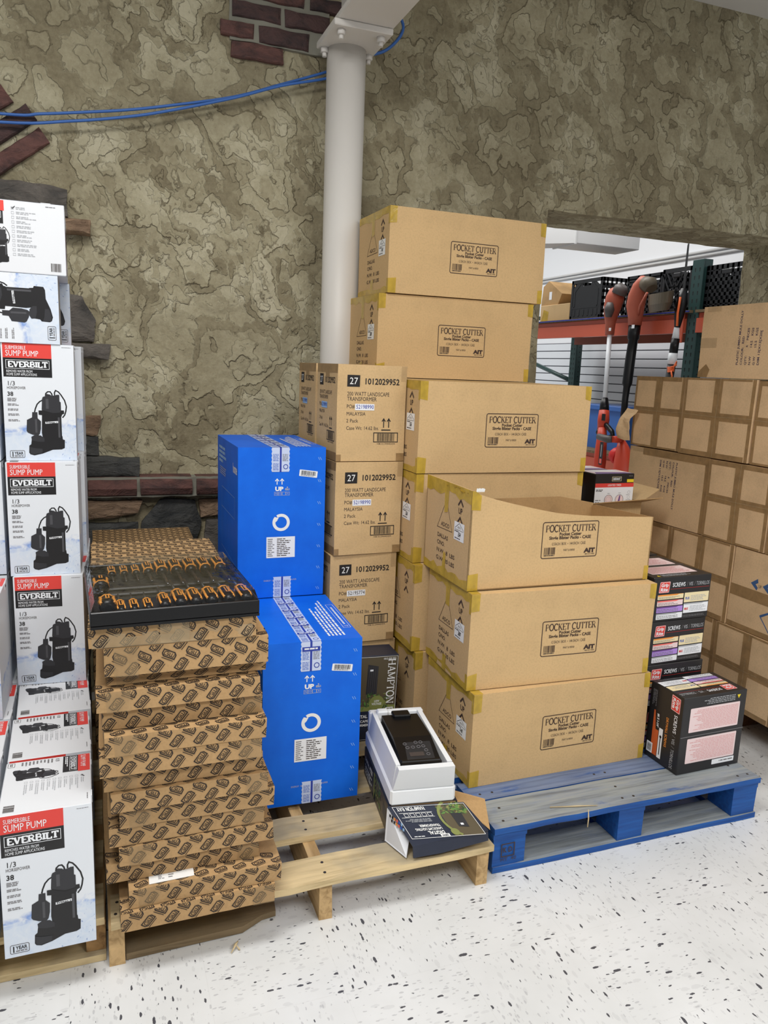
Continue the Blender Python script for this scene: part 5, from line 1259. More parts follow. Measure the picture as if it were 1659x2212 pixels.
t = thing('retail_box', 'opened retail box on the pine pallet under the foam tray, printed flap folded out', 'box', (.705, 1.735, .1255), (0, 0, R(-8)))
BWx, BDx, BHx = .192, .335, .088
m = MB(); th = .002
m.box(0, 0, 0, BWx, BDx, th, 'print_navy'); m.box(0, 0, th, th, BDx, BHx, 'print_navy'); m.box(BWx - th, 0, th, BWx, BDx, BHx, 'print_navy'); m.box(th, BDx - th, th, BWx - th, BDx, BHx, 'print_navy'); m.box(th, .004, BHx - th, BWx - th, BDx - th, BHx, 'print_navy'); m.box(th, .004, th, BWx - th, .006, BHx - th, 'kraft_inside')
s = Face(m, (0, BDx, 0), (0, -1, 0), (0, 0, 1), .0004); s.rect(.17, .002, BDx - .002, BHx - .002, 'print_brown', 1); s.rect(.004, .002, .155, BHx - .002, 'print_navy', 1); foliage(s, .16, .02, .24, .085, 60, 8, 2); s.poly([(.155, .002), (.165, .03), (.16, .086), (.15, .086), (.15, .002)], 'print_olive', 4); s.poly([(.27, .03), (.31, .028), (.31, .062), (.27, .064)], 'print_dark', 2)
g = s.sub(.055, .006, 60); s.text('DIGITAL', .02, .055, .012, 'paper_white', .06, .03, 3); s.greek(.02, .012, .11, .034, 4, 'paper_white', 3, 4, .5); s.rect(.09, .055, .125, .07, 'paper_white', 3); s.text('200W', .094, .058, .008, 'print_navy', .026, .03, 4)
m.build('carton_body', t)
def flap(name, rim, out, label=None):
    """card flap hinged on two points of the rim (a, b) and reaching out to c, d; returns builder and printable face"""
    a, b_, c, d = (Vector(q) for q in rim); m = MB(); n = (b_ - a).cross(d - a).normalized(); m.prism([a, b_, c, d], n * .0016, out)
    return m, Face(m, d, c - d, a - d, .0004), (c - d).length, (a - d).length
# front top flap, drooping forward: hinge at the top front edge
FA, FB, FC, FDd = Vector((-.004, .0, BHx)), Vector((BWx + .016, -.006, BHx - .002)), Vector((BWx + .060, -.088, BHx - .042)), Vector((.040, -.112, BHx - .048))
_n = (FB - FA).cross(FDd - FA).normalized(); FC -= _n * (FC - FA).dot(_n)
m, f, w, h = flap('printed_flap', (FA, FB, FC, FDd), 'print_navy')
F2 = Face(m, Vector((BWx + .016, -.006, BHx - .002)), Vector((-.004, 0, BHx)) - Vector((BWx + .016, -.006, BHx - .002)), Vector((.040, -.112, BHx - .048)) - Vector((-.004, 0, BHx)), .0004)
# the print is upside down to the viewer: its own lower left is the hinge's right end
F2.rect(.004, .006, .085, .108, 'print_brown', 1); foliage(F2, .01, .004, .08, .035, 60, 3, 2); F2.path(_arc(.03, .052, .062, .062, -62, 58, 10), .007, 'print_olive', False, 3.5); F2.poly([(.028, .036), (.058, .034), (.058, .078), (.032, .082)], 'print_dark', 3.2); F2.rect(.042, .068, .050, .074, 'print_white', 3.6)
F2.disc(.078, .094, .011, 'print_olive', 4); F2.frame(.004, .005, .202, .108, .0012, 'paper_white', 0, 5)
F2.serif('HAMPTON BAY', .118, .008, .0115, 'paper_white', .076, .16, .09, 5); F2.rect(.104, .026, .194, .027, 'paper_white', 5); F2.rect(.104, .041, .194, .042, 'paper_white', 5)
for k in range(5): F2.frame(.108 + .016 * k, .029, .119 + .016 * k, .039, .001, 'paper_white', 0, 5)
F2.text('TRANSFORMER', .106, .066, .0075, 'paper_white', .056, .02, 5); F2.text('LANDSCAPE LIGHTING', .106, .077, .0075, 'paper_white', .072, .02, 5); F2.text('DIGITAL', .106, .088, .010, 'paper_white', .044, .03, 5); F2.rect(.098, .098, .122, .108, 'paper_white', 5); F2.text('200W', .101, .100, .0065, 'print_navy', .018, .03, 6); F2.greek(.165, .1, .03, .004, 1, 'paper_white', 5, 3); F2.greek(.12, .046, .07, .012, 3, 'ink_lightgrey', 5, 5, .4)
m.build('printed_flap', t)
m = MB(); m.prism([(.040, -.112, BHx - .048), (BWx + .060, -.088, BHx - .042), (BWx + .062, -.090, BHx - .068), (.12, -.108, BHx - .078), (.042, -.114, BHx - .080)], (0, .0016, 0), 'print_navy'); m.build('flap_lip', t)
m = MB(); a, b_, c, d = Vector((-.004, 0, BHx - .004)), Vector((.044, -.066, BHx - .044)), Vector((.026, -.105, .004)), Vector((-.012, -.020, .002)); nn = (b_ - a).cross(d - a).normalized(); m.prism([a, b_, c, d], nn * .0016, 'board_white')
f = Face(m, d, c - d, a - d, .0004)
for k in range(2):
    for j, cc in enumerate(('ink_black', 'ink_black', 'print_orange', 'print_salmon', 'ink_blue', 'sticker_blue')): f.rect(.012 + k * .009 + j * .010, .068 - k * .009, .019 + k * .009 + j * .010, .075 - k * .009, cc, 1)
m.build('side_flap', t)
m = MB(); a, b_, c, d = Vector((BWx, .0, BHx - .002)), Vector((BWx + .002, .055, BHx - .002)), Vector((BWx + .085, .012, BHx - .012)), Vector((BWx + .075, -.065, BHx - .055)); m.prism([a, b_, c, d], (0, .001, .0016), 'kraft_inside'); m.build('side_flap', t)

# foam tray and the transformer in it
t = thing('foam_tray', 'white foam packing tray resting on the opened retail box', 'foam tray', (.712, 1.728, .2155), (0, 0, R(-8)))
m = MB(); FW, FD, FH = .170, .350, .115
m.box(-.006, .0, 0, FW + .006, FD, .048, 'foam_white', .006)
wl = .020
m.prism([(0, -.0, .048), (FW, 0, .048), (FW - .006, -.018, FH), (.010, -.018, FH)], (0, .022, 0), 'foam_white')
m.box(0, FD - .022, .048, FW, FD, FH, 'foam_white', .004)
m.prism([(0, .01, .048), (wl, .01, .048), (wl, .01, FH), (.008, .01, FH)], (0, FD - .03, 0), 'foam_white'); m.prism([(FW - wl, .01, .048), (FW, .01, .048), (FW - .006, .01, FH), (FW - wl, .01, FH)], (0, FD - .03, 0), 'foam_white')
m.box(.02, FD - .045, .048, .055, FD - .02, FH + .012, 'foam_white', .004)
m.build('tray_body', t)
d = thing('landscape_transformer', 'black landscape transformer with round keypad buttons, lying in the foam tray', 'transformer', (.7365, 1.735, .289), (0, 0, R(-8)))
m = MB(); m.box(0, .012, 0, .118, .270, .040, 'plastic_black', .006); m.prism([(.004, .008, .036), (.114, .008, .036), (.114, .12, .058), (.004, .12, .058)][::1], (0, 0, -.02), 'plastic_black'); m.prism([(.004, .12, .058), (.114, .12, .058), (.114, .272, .052), (.004, .272, .052)], (0, 0, -.02), 'plastic_black'); m.build('housing', d)
m = MB(); m.box(.035, .245, .05, .088, .282, .062, 'plastic_black', .003); m.build('cover_latch', d)
def onpanel(x, y): return .0362 + (y - .008) * (.022 / .112)
m = MB(); P = [(.022, .020), (.100, .020), (.104, .095), (.03, .095)]; m.face([(x, y, onpanel(x, y) + .0006) for x, y in P], 'plastic_dark'); panel_o = m.build('control_panel', d)
m = MB(); P = [(.034, .036), (.074, .036), (.074, .052), (.034, .052)]; m.face([(x, y, onpanel(x, y) + .0014) for x, y in P], 'ink_soft'); m.build('display', panel_o)
for x, y in ((.030, .088), (.062, .092), (.076, .092), (.034, .072), (.050, .073), (.066, .074), (.080, .075), (.084, .058), (.086, .042)):
    m = MB(); z = onpanel(x, y) + .001; m.tube([(x + .0048 * math.cos(q * PI / 7), y + .0048 * math.sin(q * PI / 7), z + .0048 * math.sin(q * PI / 7) * .19) for q in range(15)], .0007, 'ink_grey', 5, False); m.build('button_ring', panel_o)
# ================================================================ mule dolly cartons on the right
DX, DA, DB = 2.27, .312, .476                                             # face plane, short side, long side
def dolly_text(F, x, y, k=1.0):
    for i, (s_, w) in enumerate((('PLASTIC JUMBO MULE DOLLY', .200), ('COLOUR:   RED', .105), ('QTY:       6    PIECES', .135), ('N.W       14.5    KGS', .135), ('G.W       15.5    KGS', .135), ('DIM 13[X13[X20[', .125))): F.text(s_, x, y - i * .0195, .0092, 'ink_purple_dark', w * k, .015)
flat('ink_purple_dark', (70, 60, 84), .7)
def dolly(label, y0, y1, z0, z1, depth, kind, seed, dx=0.0, yaw=0.0):
    """carton whose printed or taped face looks toward -x; y0 nearest"""
    W, H = y1 - y0, z1 - z0; z1 -= .002; H = z1 - z0; t = thing('dolly_carton', label, 'box', (DX + dx, y1, z0), (0, 0, R(-90 + yaw)), 'mule dolly cartons')
    m = MB(); m.gbox(0, 0, 0, W, depth, H, (10, 6, 8), 'kraft_dolly'); F = Face(m, (0, 0, 0), (1, 0, 0), (0, 0, 1))
    bend = lambda p: soft(p, .003, 4.5, seed)
    if kind == 'label': dolly_text(F.sub(W * .50, .05, 90), 0, 0)
    if kind == 'label_down': dolly_text(F.sub(W * .62, H - .04, -90), 0, 0)
    if kind == 'up':
        g = F.cut(W, H).sub(.09, H - .14, 0)
        for x in (0, .055): g.poly([(x, .022), (x + .030, .044), (x + .034, .030), (x + .022, .022), (x + .034, .012), (x + .030, 0)], 'ink_blue_mark')
        g.text('UP', .036, .012, .012, 'ink_soft', .014); g.path([(.06, -.09), (.16, -.03), (.16, -.2), (.06, -.09)], .004, 'ink_blue_mark', True)
    m.move(bend); m.build('carton_body', t)
    m = MB(); F = Face(m, (0, 0, 0), (1, 0, 0), (0, 0, 1)); rn = random.Random(seed); S = Face(m, (W, 0, 0), (0, 1, 0), (0, 0, 1))
    def strip(x0, z_0, x1, z_1, lay=1.5, mt='tape_brown', n=8):
        for i in range(n):
            a, b_ = i / n, (i + 1) / n
            if abs(x1 - x0) > abs(z_1 - z_0): F.rect(x0 + (x1 - x0) * a, z_0, x0 + (x1 - x0) * b_, z_1, mt, lay)
            else: F.rect(x0, z_0 + (z_1 - z_0) * a, x1, z_0 + (z_1 - z_0) * b_, mt, lay)
    if kind == 'cross':
        strip(0, H * .47, W, H * .57); strip(W * .5 - .021, 0, W * .5 + .021, H, 2); strip(0, 0, .012, H, 1.3); strip(W - .016, 0, W, H, 1.3); strip(.01, 0, W - .02, .02 if seed % 2 else .008, 1.2); strip(.01, H - (.008 if seed % 2 else .018), W - .02, H, 1.2)
        F.path([(.0, H * .53), (W * .5, H * .52), (W, H * .53)], .002, 'tape_shiny', False, 2.4); F.path([(W * .5 + .005, 0), (W * .5, H * .5), (W * .5 + .008, H)], .0025, 'tape_shiny', False, 2.5)
    elif kind == 'up':
        strip(0, H * .40, W * .42, H * .54); strip(0, 0, W, .02, 1.2)
    else:
        strip(0, H * .42 if kind == 'label' else 0, .085, H * .56 if kind == 'label' else .022, 1.5, 'tape_shiny' if kind == 'label' else 'tape_brown'); strip(.02, H - .02, .09, H, 1.5, 'tape_shiny'); strip(W - .02, 0, W, H, 1.2)
        if kind == 'label': F.poly([(.0, .0), (.05, .0), (.062, .03), (.04, .052), (.0, .02)], 'tape_brown', 1.6)
        else: strip(.09, H - .03, W, H, 1.4)
    m.move(bend); m.build_parts('packing_tape', t); return t
flat('ink_blue_mark', (58, 92, 140), .7)
z = [.132, .4435, .755, 1.0665, 1.378]
dolly('dolly carton standing highest at the right, its lettering running upward', 2.095, 2.497, z[4], 1.652, .31, 'label', 3, .0, .5)
dolly('taped dolly carton at the far left end of the second layer from the top', 2.558, 2.866, z[3] + .003, z[4] - .002, DB, 'cross', 4)
dolly('taped dolly carton in the middle of the second layer from the top', 2.190, 2.552, z[3] + .001, z[4] - .001, DB, 'cross', 5, -.004, .3)
dolly('taped dolly carton cut by the frame in the second layer from the top', 1.87, 2.182, z[3] - .0, z[4] - .004, DB, 'cross', 6, .004)
dolly('dolly carton with lettering running downward in the third layer', 2.378, 2.862, z[2] + .001, z[3] - .001, DA, 'label_down', 7)
dolly('taped dolly carton right of the lettered one in the third layer', 2.062, 2.372, z[2], z[3] - .003, DB, 'cross', 8, -.003)
dolly('dolly carton cut by the frame in the third layer', 1.74, 2.056, z[2], z[3] - .003, DB, 'cross', 9)
dolly('dolly carton at the far end of the second layer from the floor', 2.545, 2.862, z[1] + .001, z[2] - .001, DB, 'cross', 10)
dolly('dolly carton behind the screw cartons in the second layer from the floor', 2.198, 2.538, z[1], z[2] - .001, DB, 'cross', 11, -.003)
dolly('dolly carton with a blue up mark on its side', 1.710, 2.192, z[1], z[2] - .002, DA, 'up', 12)
dolly('dolly carton at the far end of the bottom layer', 2.55, 2.862, z[0], z[1], DB, 'cross', 13)
dolly('dolly carton in the middle of the bottom layer', 2.24, 2.545, z[0], z[1] - .001, DB, 'cross', 14)
dolly('dolly carton of the bottom layer nearest the corner of the blue pallet', 1.925, 2.234, z[0], z[1] - .001, DB, 'cross', 15, -.004)
dolly('dolly carton of the bottom layer cut off at the right edge', 1.61, 1.919, z[0], z[1] - .001, DB, 'cross', 16)
p = thing('wooden_pallet', 'dark brown wooden pallet under the mule dolly cartons', 'pallet', (0, 0, 0))
for i, y in enumerate((1.60, 2.18, 2.80)): board('stringer', p, 2.40, y, .0005, 3.30, y + .045, .112, 'darkwood_y', 100 + i, .002)
for i in range(7): board('deck_board', p, 2.395 + .135 * i, 1.59, .1125, 2.395 + .135 * i + .10, 2.86, .1305, 'darkwood_y', 105 + i, .001)
m = MB(); m.grid((0, 0, 0), (0, -.07, 0), (.0, 0, -.13), 8, 10, 'kraft_dolly')
m.move(lambda q: Vector((-.012 - .045 * math.sin(max(0, -q[2]) * 18) * (1 + q[1] * 3), q[1] + .02, q[2] - .01)) + wob(q, .012, 22, 3))
m2 = len(m.f); o = m.build('torn_flap', None, (2.255, 2.83, 1.235)); o.modifiers.new('card', 'SOLIDIFY').thickness = .003
tgt = [q for q in bpy.data.objects if q.get('label', '').startswith('taped dolly carton at the far left')][0]
o.matrix_world = Matrix.Translation((2.255, 2.86, 1.235)); o.parent = tgt; o.matrix_parent_inverse = (Matrix.Translation(tgt.location) @ tgt.rotation_euler.to_matrix().to_4x4()).inverted()

# ---------------------------------------------------------------- open kraft carton with the timer boxes
t = thing('open_carton', 'open brown carton behind the screw cartons, flaps up, holding small retail boxes', 'box', (1.70, 2.462, .1425), (0, 0, R(1)))
m = MB(); OW, OD, OH, th = .335, .395, .735, .004
m.box(0, 0, 0, OW, OD, th, 'kraft_inside'); m.box(0, 0, th, OW, th, OH, 'kraft_cutter'); m.box(0, OD - th, th, OW, OD, OH, 'kraft_cutter'); m.box(0, th, th, th, OD - th, OH, 'kraft_cutter'); m.box(OW - th, th, th, OW, OD - th, OH, 'kraft_cutter'); m.box(th, th, OH - .19, OW - th, OD - th, OH - .186, 'kraft_inside'); m.build('carton_body', t)
m = MB(); m.prism([(0, 0, OH), (OW, 0, OH), (OW + .03, -.085, OH + .030), (.0, -.07, OH + .012)], (0, .001, .003), 'kraft_inside'); m.build('flap', t)
m = MB(); m.prism([(OW, 0, OH), (OW, OD, OH), (OW + .11, OD, OH + .05), (OW + .10, .02, OH + .045)], (.001, 0, .003), 'kraft_cutter'); m.build('flap', t)
m = MB(); m.prism([(0, OD, OH), (0, 0, OH), (-.012, .02, OH + .10), (-.012, OD - .02, OH + .10)], (.003, 0, 0), 'kraft_inside'); m.build('flap', t)
GT2 = 'black and white timer boxes in the open carton'
def timer_box(label, loc, first=[None]):
    if first[0] is None:
        t = thing('timer_box', label, 'box', loc, (0, 0, R(1)), GT2); m = MB(); W, D, H = .185, .118, .300; m.box(0, 0, 0, W, D, H, 'screw_carton_black', .002)
        F = Face(m, (0, 0, 0), (1, 0, 0), (0, 0, 1), .0005); F.rect(.001, .0, W - .001, H - .052, 'print_white', 1); F.rect(.001, H - .053, W - .001, H - .037, 'print_red', 1.4); F.text('LIGHTED TIMER', .092, H - .048, .007, 'print_pink', .065, .02, 2, 'c')
        F.frame(.078, H - .028, .122, H - .012, .0012, 'print_cream', 0, 2); F.text('DEFIANT', .10, H - .024, .008, 'print_white', .036, .03, 2, 'c'); F.rect(.150, H - .034, .182, H - .022, 'print_yellow', 2); F.greek(.158, H - .011, .022, .004, 1, 'ink_grey', 2, 3)
        for x in (.068, .120):
            F.disc(x, H - .102, .019, 'print_pink', 2); F.ring(x, H - .102, .019, .0016, 'ink_grey', 3); F.greek(x - .006, H - .078, .012, .003, 1, 'ink_grey', 2, 3)
        F.poly([(.112, H - .118), (.122, H - .113), (.124, H - .086), (.119, H - .086)], 'ink_purple', 3.6); F.ring(.068, H - .102, .012, .001, 'ink_lightgrey', 3)
        F.greek(.006, H - .070, .035, .010, 2, 'ink_soft', 2, 3, .6); F.greek(.006, H - .150, .03, .05, 6, 'ink_grey', 2, 9, .4, .4)
        for k in range(4): F.ring(.164, H - .074 - k * .020, .006, .001, 'ink_lightgrey', 2, 12); F.greek(.152, H - .086 - k * .02, .024, .004, 1, 'ink_lightgrey', 2, k)
        T = Face(m, (0, 0, H), (1, 0, 0), (0, 1, 0), .0005); T.rect(.004, .004, W - .004, D - .004, 'print_pink', 1); T.poly([(.004, .004), (W - .004, .004), (W - .02, .035), (.03, .05)], 'ink_purple', 1.5); T.rect(.03, .06, .15, .10, 'print_white', 1.6)
        m.build('carton_body', t); first[0] = t; return t
    return dup(first[0], loc, (0, 0, R(1)), label, GT2)
zb = .1425 + OH - .185
timer_box('front timer box in the open carton, its white printed face and red stripe seen', (1.812, 2.475, zb))
timer_box('middle timer box in the open carton, only its lid seen', (1.775, 2.597, zb))
timer_box('rear timer box in the open carton, farthest back', (1.745, 2.719, zb))
# ================================================================ pallet rack in the next room
RX = 3.60; t = thing('pallet_rack', 'pallet rack with orange beams and dark green uprights, seen through the doorway', 'rack', (0, 0, 0))
def upright(x, y, z1):
    m = MB(); m.box(x, y - .05, 0, x + .012, y + .05, z1, 'rack_green', .002); m.box(x + .012, y - .05, 0, x + .07, y - .042, z1, 'rack_green'); m.box(x + .012, y + .042, 0, x + .07, y + .05, z1, 'rack_green')
    F = Face(m, (x, y + .05, 0), (0, -1, 0), (0, 0, 1), .0005); S = Face(m, (x, y - .05, 0), (1, 0, 0), (0, 0, 1), .0005); z = .9
    while z < z1 - .04:
        for q in (.03, .07): F.poly([(q - .006, z + .012), (q + .006, z + .012), (q + .003, z - .012), (q - .003, z - .012)], 'rack_hole')
        S.disc(.042, z + .02, .006, 'rack_hole', 1, 8); z += .048
    return m.build('upright', t)
for x, y, z1 in ((RX, 4.06, 2.115), (RX + .9, 4.06, 2.115), (RX + .9, 6.70, 2.115), (RX, 6.70, 2.115), (RX, 2.9 + .0, .01)):
    if z1 > .1: upright(x, y, z1)
for z in (1.895, 1.2, .3):
    for y in (4.06, 6.70):
        m = MB(); m.box(RX + .06, y - .02, z - .018, RX + .91, y + .02, z + .018, 'rack_green', .002); m.build('brace', t)
m = MB(); m.tube([(RX + .08, 6.70, .55), (RX + .88, 6.70, 1.15)], .02, 'rack_green', 6); m.tube([(RX + .93, 6.70, 1.30), (RX + .93, 7.45, 1.47)], .022, 'rack_green', 6); m.build('diagonal_brace', t)
def beam(x, y0, y1, z0, z1, mat, name='beam'):
    m = MB(); pr = [(x, z0), (x + .045, z0), (x + .045, z1), (x + .018, z1), (x + .018, z1 - .03), (x, z1 - .034)]
    m.prism([(px, y0, pz) for px, pz in pr], (0, y1 - y0, 0), mat); return m.build(name, t)
beam(RX - .012, 4.11, 6.65, 1.662, 1.785, 'rack_orange'); beam(RX + .87, 4.11, 6.65, 1.662, 1.785, 'rack_brown')
beam(RX - .012, 2.2 + 1.4, 4.01, 1.662, 1.785, 'rack_orange')
beam(RX - .012, 4.11, 6.65, .66, .78, 'rack_orange'); beam(RX + .87, 4.11, 6.65, .66, .78, 'rack_brown')
for y in (4.115, 6.6): m = MB(); m.box(RX - .022, y, 1.60, RX - .012, y + .045, 1.80, 'rack_orange', .002); m.build('beam_clip', [c for c in t.children if c.name.startswith('beam')][0])
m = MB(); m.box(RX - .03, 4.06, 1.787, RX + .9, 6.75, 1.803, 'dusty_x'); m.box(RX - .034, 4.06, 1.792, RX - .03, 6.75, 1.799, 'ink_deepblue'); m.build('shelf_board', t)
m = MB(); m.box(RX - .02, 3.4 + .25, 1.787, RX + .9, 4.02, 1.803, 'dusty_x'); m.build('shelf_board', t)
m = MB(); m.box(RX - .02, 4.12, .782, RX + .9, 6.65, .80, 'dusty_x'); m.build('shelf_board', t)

# black crates along the shelf
def crate(label, y1, w, d, h, kind, x=RX + .02, z=1.8035):
    """y1 = far end; the face looks toward -x"""
    c = thing('plastic_crate', label, 'crate', (x, y1, z), (0, 0, R(-90)), 'black plastic crates on the rack')
    m = MB(); th = .008
    m.box(0, 0, 0, w, d, th, 'crate_black'); m.box(0, d - th, 0, w, d, h, 'crate_black')
    def lattice(o, u, ln, mesh_kind):
        o, u = Vector(o), Vector(u); zz = Vector((0, 0, 1)); n = u.cross(zz) * .004
        def bar(a, b_, r): 
            A, B = o + u * a[0] + zz * a[1], o + u * b_[0] + zz * b_[1]; dirv = (B - A).normalized(); sd = dirv.cross(n.normalized()) * r
            m.prism([A + sd, B + sd, B - sd, A - sd], n, 'crate_black')
        bar((0, .0135), (ln, .0135), .012); bar((0, h - .012), (ln, h - .012), .014); bar((.01, 0), (.01, h), .012); bar((ln - .01, 0), (ln - .01, h), .012)
        if mesh_kind == 'panel': m.prism([o + u * .01, o + u * (ln - .01), o + u * (ln - .01) + zz * (h * .78), o + u * (ln * .8) + zz * (h * .93), o + u * (ln * .66) + zz * (h * .93), o + u * (ln * .63) + zz * (h * .84), o + u * (ln * .37) + zz * (h * .84), o + u * (ln * .34) + zz * (h * .93), o + u * (ln * .2) + zz * (h * .93), o + u * .01 + zz * (h * .78)], n * .6, 'crate_black'); bar((.02, h * .30), (ln - .02, h * .30), .008); [bar((ln * q, .02), (ln * q, h * .24), .006) for q in (.15, .3, .45, .6, .75, .88)]; bar((ln * .12, h * .3), (ln * .12, h * .72), .006); bar((ln * .88, h * .3), (ln * .88, h * .72), .006); bar((ln * .12, h * .72), (ln * .3, h * .9), .006); bar((ln * .88, h * .72), (ln * .7, h * .9), .006)
        if mesh_kind == 'louver': [bar((.01, h * q), (ln - .01, h * q), .009) for q in (.2, .32, .44, .56, .68, .8, .9)]; [bar((ln * q, 0), (ln * q, h), .01) for q in (.33, .66)]
        if mesh_kind == 'mesh':
            k = int(ln / .042)
            for i in range(-2, k + 2):
                a, b_ = i * .042, i * .042 + h * .55
                if a >= 0 and b_ <= ln: bar((a, .01), (b_, h - .03), .005); bar((b_, .01), (a, h - .03), .005)
        if mesh_kind == 'holes':
            r_, c_ = 6, max(4, int(ln / .04))
            for i in range(1, r_): bar((0, h * i / r_), (ln, h * i / r_), .010)
            for i in range(1, c_): bar((ln * i / c_, 0), (ln * i / c_, h), .009)
    lattice((0, 0, 0), (1, 0, 0), w, kind[0]); lattice((w, 0, 0), (0, 1, 0), d, kind[1]); lattice((0, d, 0), (0, -1, 0), d, kind[1])
    m.build('crate_body', c)
    if kind[0] != 'panel':
        m = MB(); m.box(w * .38, -.012, h - .06, w * .62, 0, h - .03, 'crate_black', .004); m.build('handle', c)
    return c
crate('black crate with a solid arched end panel on the shelf', 5.475, .40, .58, .30, ('panel', 'holes'))
crate('black crate with louvred sides behind the trimmer heads', 4.815, .37, .58, .275, ('louver', 'holes'), RX + .05)
crate('black diamond mesh crate next to the green upright', 4.425, .28, .5, .285, ('mesh', 'holes'), RX + .04)
crate('black perforated crate right of the green upright', 4.005, .34, .55, .265, ('holes', 'holes'), RX + .03)
# cartons at the far left of the shelf
t2 = thing('kraft_carton', 'small brown carton taped yellow at the left end of the rack shelf', 'box', (RX + .02, 5.93, 1.8035), (0, 0, R(-90))); m = MB(); m.box(0, 0, 0, .44, .3, .135, 'kraft_transformer', .003); m.build('carton_body', t2); m = MB(); Face(m, (0, 0, 0), (1, 0, 0), (0, 0, 1), .001).poly([(.02, 0), (.12, 0), (.13, .08), (.05, .1)], 'tape_yellow'); m.build('packing_tape', t2)
t2 = thing('kraft_carton', 'brown carton tilted on top of the small taped carton', 'box', (RX + .04, 5.96, 1.9395), (0, 0, R(-90))); m = MB(); m.prism([(.0, 0, 0), (.26, 0, 0), (.31, 0, .085), (.10, 0, .20), (.02, 0, .16)], (0, .25, 0), 'kraft_inside'); m.build('carton_body', t2); m = MB(); Face(m, (0, 0, 0), (1, 0, 0), (0, 0, 1), .001).rect(.12, .045, .16, .11, 'sticker_white'); m.build('shipping_label', t2)
# blue tote on the lower shelf
t2 = thing('storage_tote', 'blue plastic storage tote on the lower rack shelf', 'tote', (3.72, 5.42, .8005), (0, 0, R(-90)))
m = MB(); m.prism([(.03, .02, 0), (.60, .02, 0), (.60, .40, 0), (.03, .40, 0)][::-1], (0, 0, .30), 'tote_blue'); m.build('tub', t2); m = MB(); m.box(0, 0, .30, .64, .43, .345, 'tote_blue', .008); m.build('lid', t2)

# ---------------------------------------------------------------- garden tools leaning on the rack beam
def lean(p):
    # heights and depths were read off at x = 3.5; this carries them along the line of sight to the part's own x
    k = p[0] / 3.5; return Vector((p[0], p[1] * k, 1.367 + (p[2] - 1.367) * k if p[2] > .5 else p[2] * k))
def tube_part(par, name, path, r, mat, seg=12): m = MB(); m.tube([lean(p) for p in path], r, mat, seg); return m.build(name, par)
TX = 3.50
t2 = thing('string_trimmer', 'string trimmer with white shaft leaning on the rack, motor head up', 'trimmer', (0, 0, 0))
tube_part(t2, 'shaft', [(TX - .08, 4.755, 1.15), (TX - .01, 4.77, 1.70)], .0165, 'tool_white')
tube_part(t2, 'motor_head', [(TX - .012, 4.77, 1.66), (TX - .008, 4.772, 1.74), (TX - .01, 4.775, 1.80), (TX - .02, 4.765, 1.86), (TX - .02, 4.745, 1.92), (TX - .015, 4.725, 1.965), (TX - .01, 4.715, 1.985)], [.032, .036, .05, .062, .064, .055, .03], 'tool_rust', 16)
tube_part(t2, 'grip_pad', [(TX - .062, 4.80, 1.79), (TX - .068, 4.80, 1.84), (TX - .066, 4.795, 1.89)], [.022, .036, .024], 'tool_grey', 12)
tube_part(t2, 'end_cap', [(TX - .02, 4.705, 1.945), (TX - .015, 4.68, 1.985), (TX - .012, 4.665, 2.0)], [.055, .05, .03], 'tool_grey', 14)
tube_part(t2, 'collar', [(TX - .088, 4.752, 1.115), (TX - .076, 4.755, 1.16), (TX - .07, 4.757, 1.21)], [.034, .032, .022], 'plastic_black')
tube_part(t2, 'grip_body', [(TX - .10, 4.752, .98), (TX - .095, 4.75, 1.05), (TX - .088, 4.752, 1.12)], [.036, .042, .036], 'tool_orange')
m = MB(); Face(m, (TX - .14, 4.775, 1.045), (0, -1, 0), (.08, 0, 1), .001).rect(0, 0, .045, .05, 'plastic_black'); m.move(lean).build('guard_print', t2)
lp = [(TX - .10, 4.79 - .002, .985), (TX - .12, 4.80, .955), (TX - .12, 4.78, .935), (TX - .12, 4.68, .925), (TX - .12, 4.625, .945), (TX - .11, 4.64, .975), (TX - .10, 4.70, 1.01), (TX - .095, 4.745, 1.03)]
tube_part(t2, 'loop_handle', lp, .018, 'plastic_black', 10)
tube_part(t2, 'rear_handle', [(TX - .11, 4.755, .99), (TX - .12, 4.75, .92), (TX - .13, 4.75, .84), (TX - .14, 4.75, .74), (TX - .16, 4.75, .5), (TX - .22, 4.74, .0)], [.03, .036, .040, .044, .03, .03], 'tool_orange')
m = MB(); F = Face(m, (TX - .180, 4.765, .72), (0, -1, 0), (.09, 0, 1), .001); F.rrect(0, 0, .042, .17, .006, 'plastic_dark'); F.rect(.008, .01, .034, .045, 'print_salmon', 2); F.rect(.016, .06, .024, .15, 'ink_lightgrey', 2); m.move(lean).build('name_plate', t2)
m = MB(); Face(m, (TX - .052, 4.785, 1.69), (0, -1, 0), (0, 0, 1), .001).rect(0, 0, .026, .022, 'sticker_white'); m.move(lean).build('price_tag', t2)

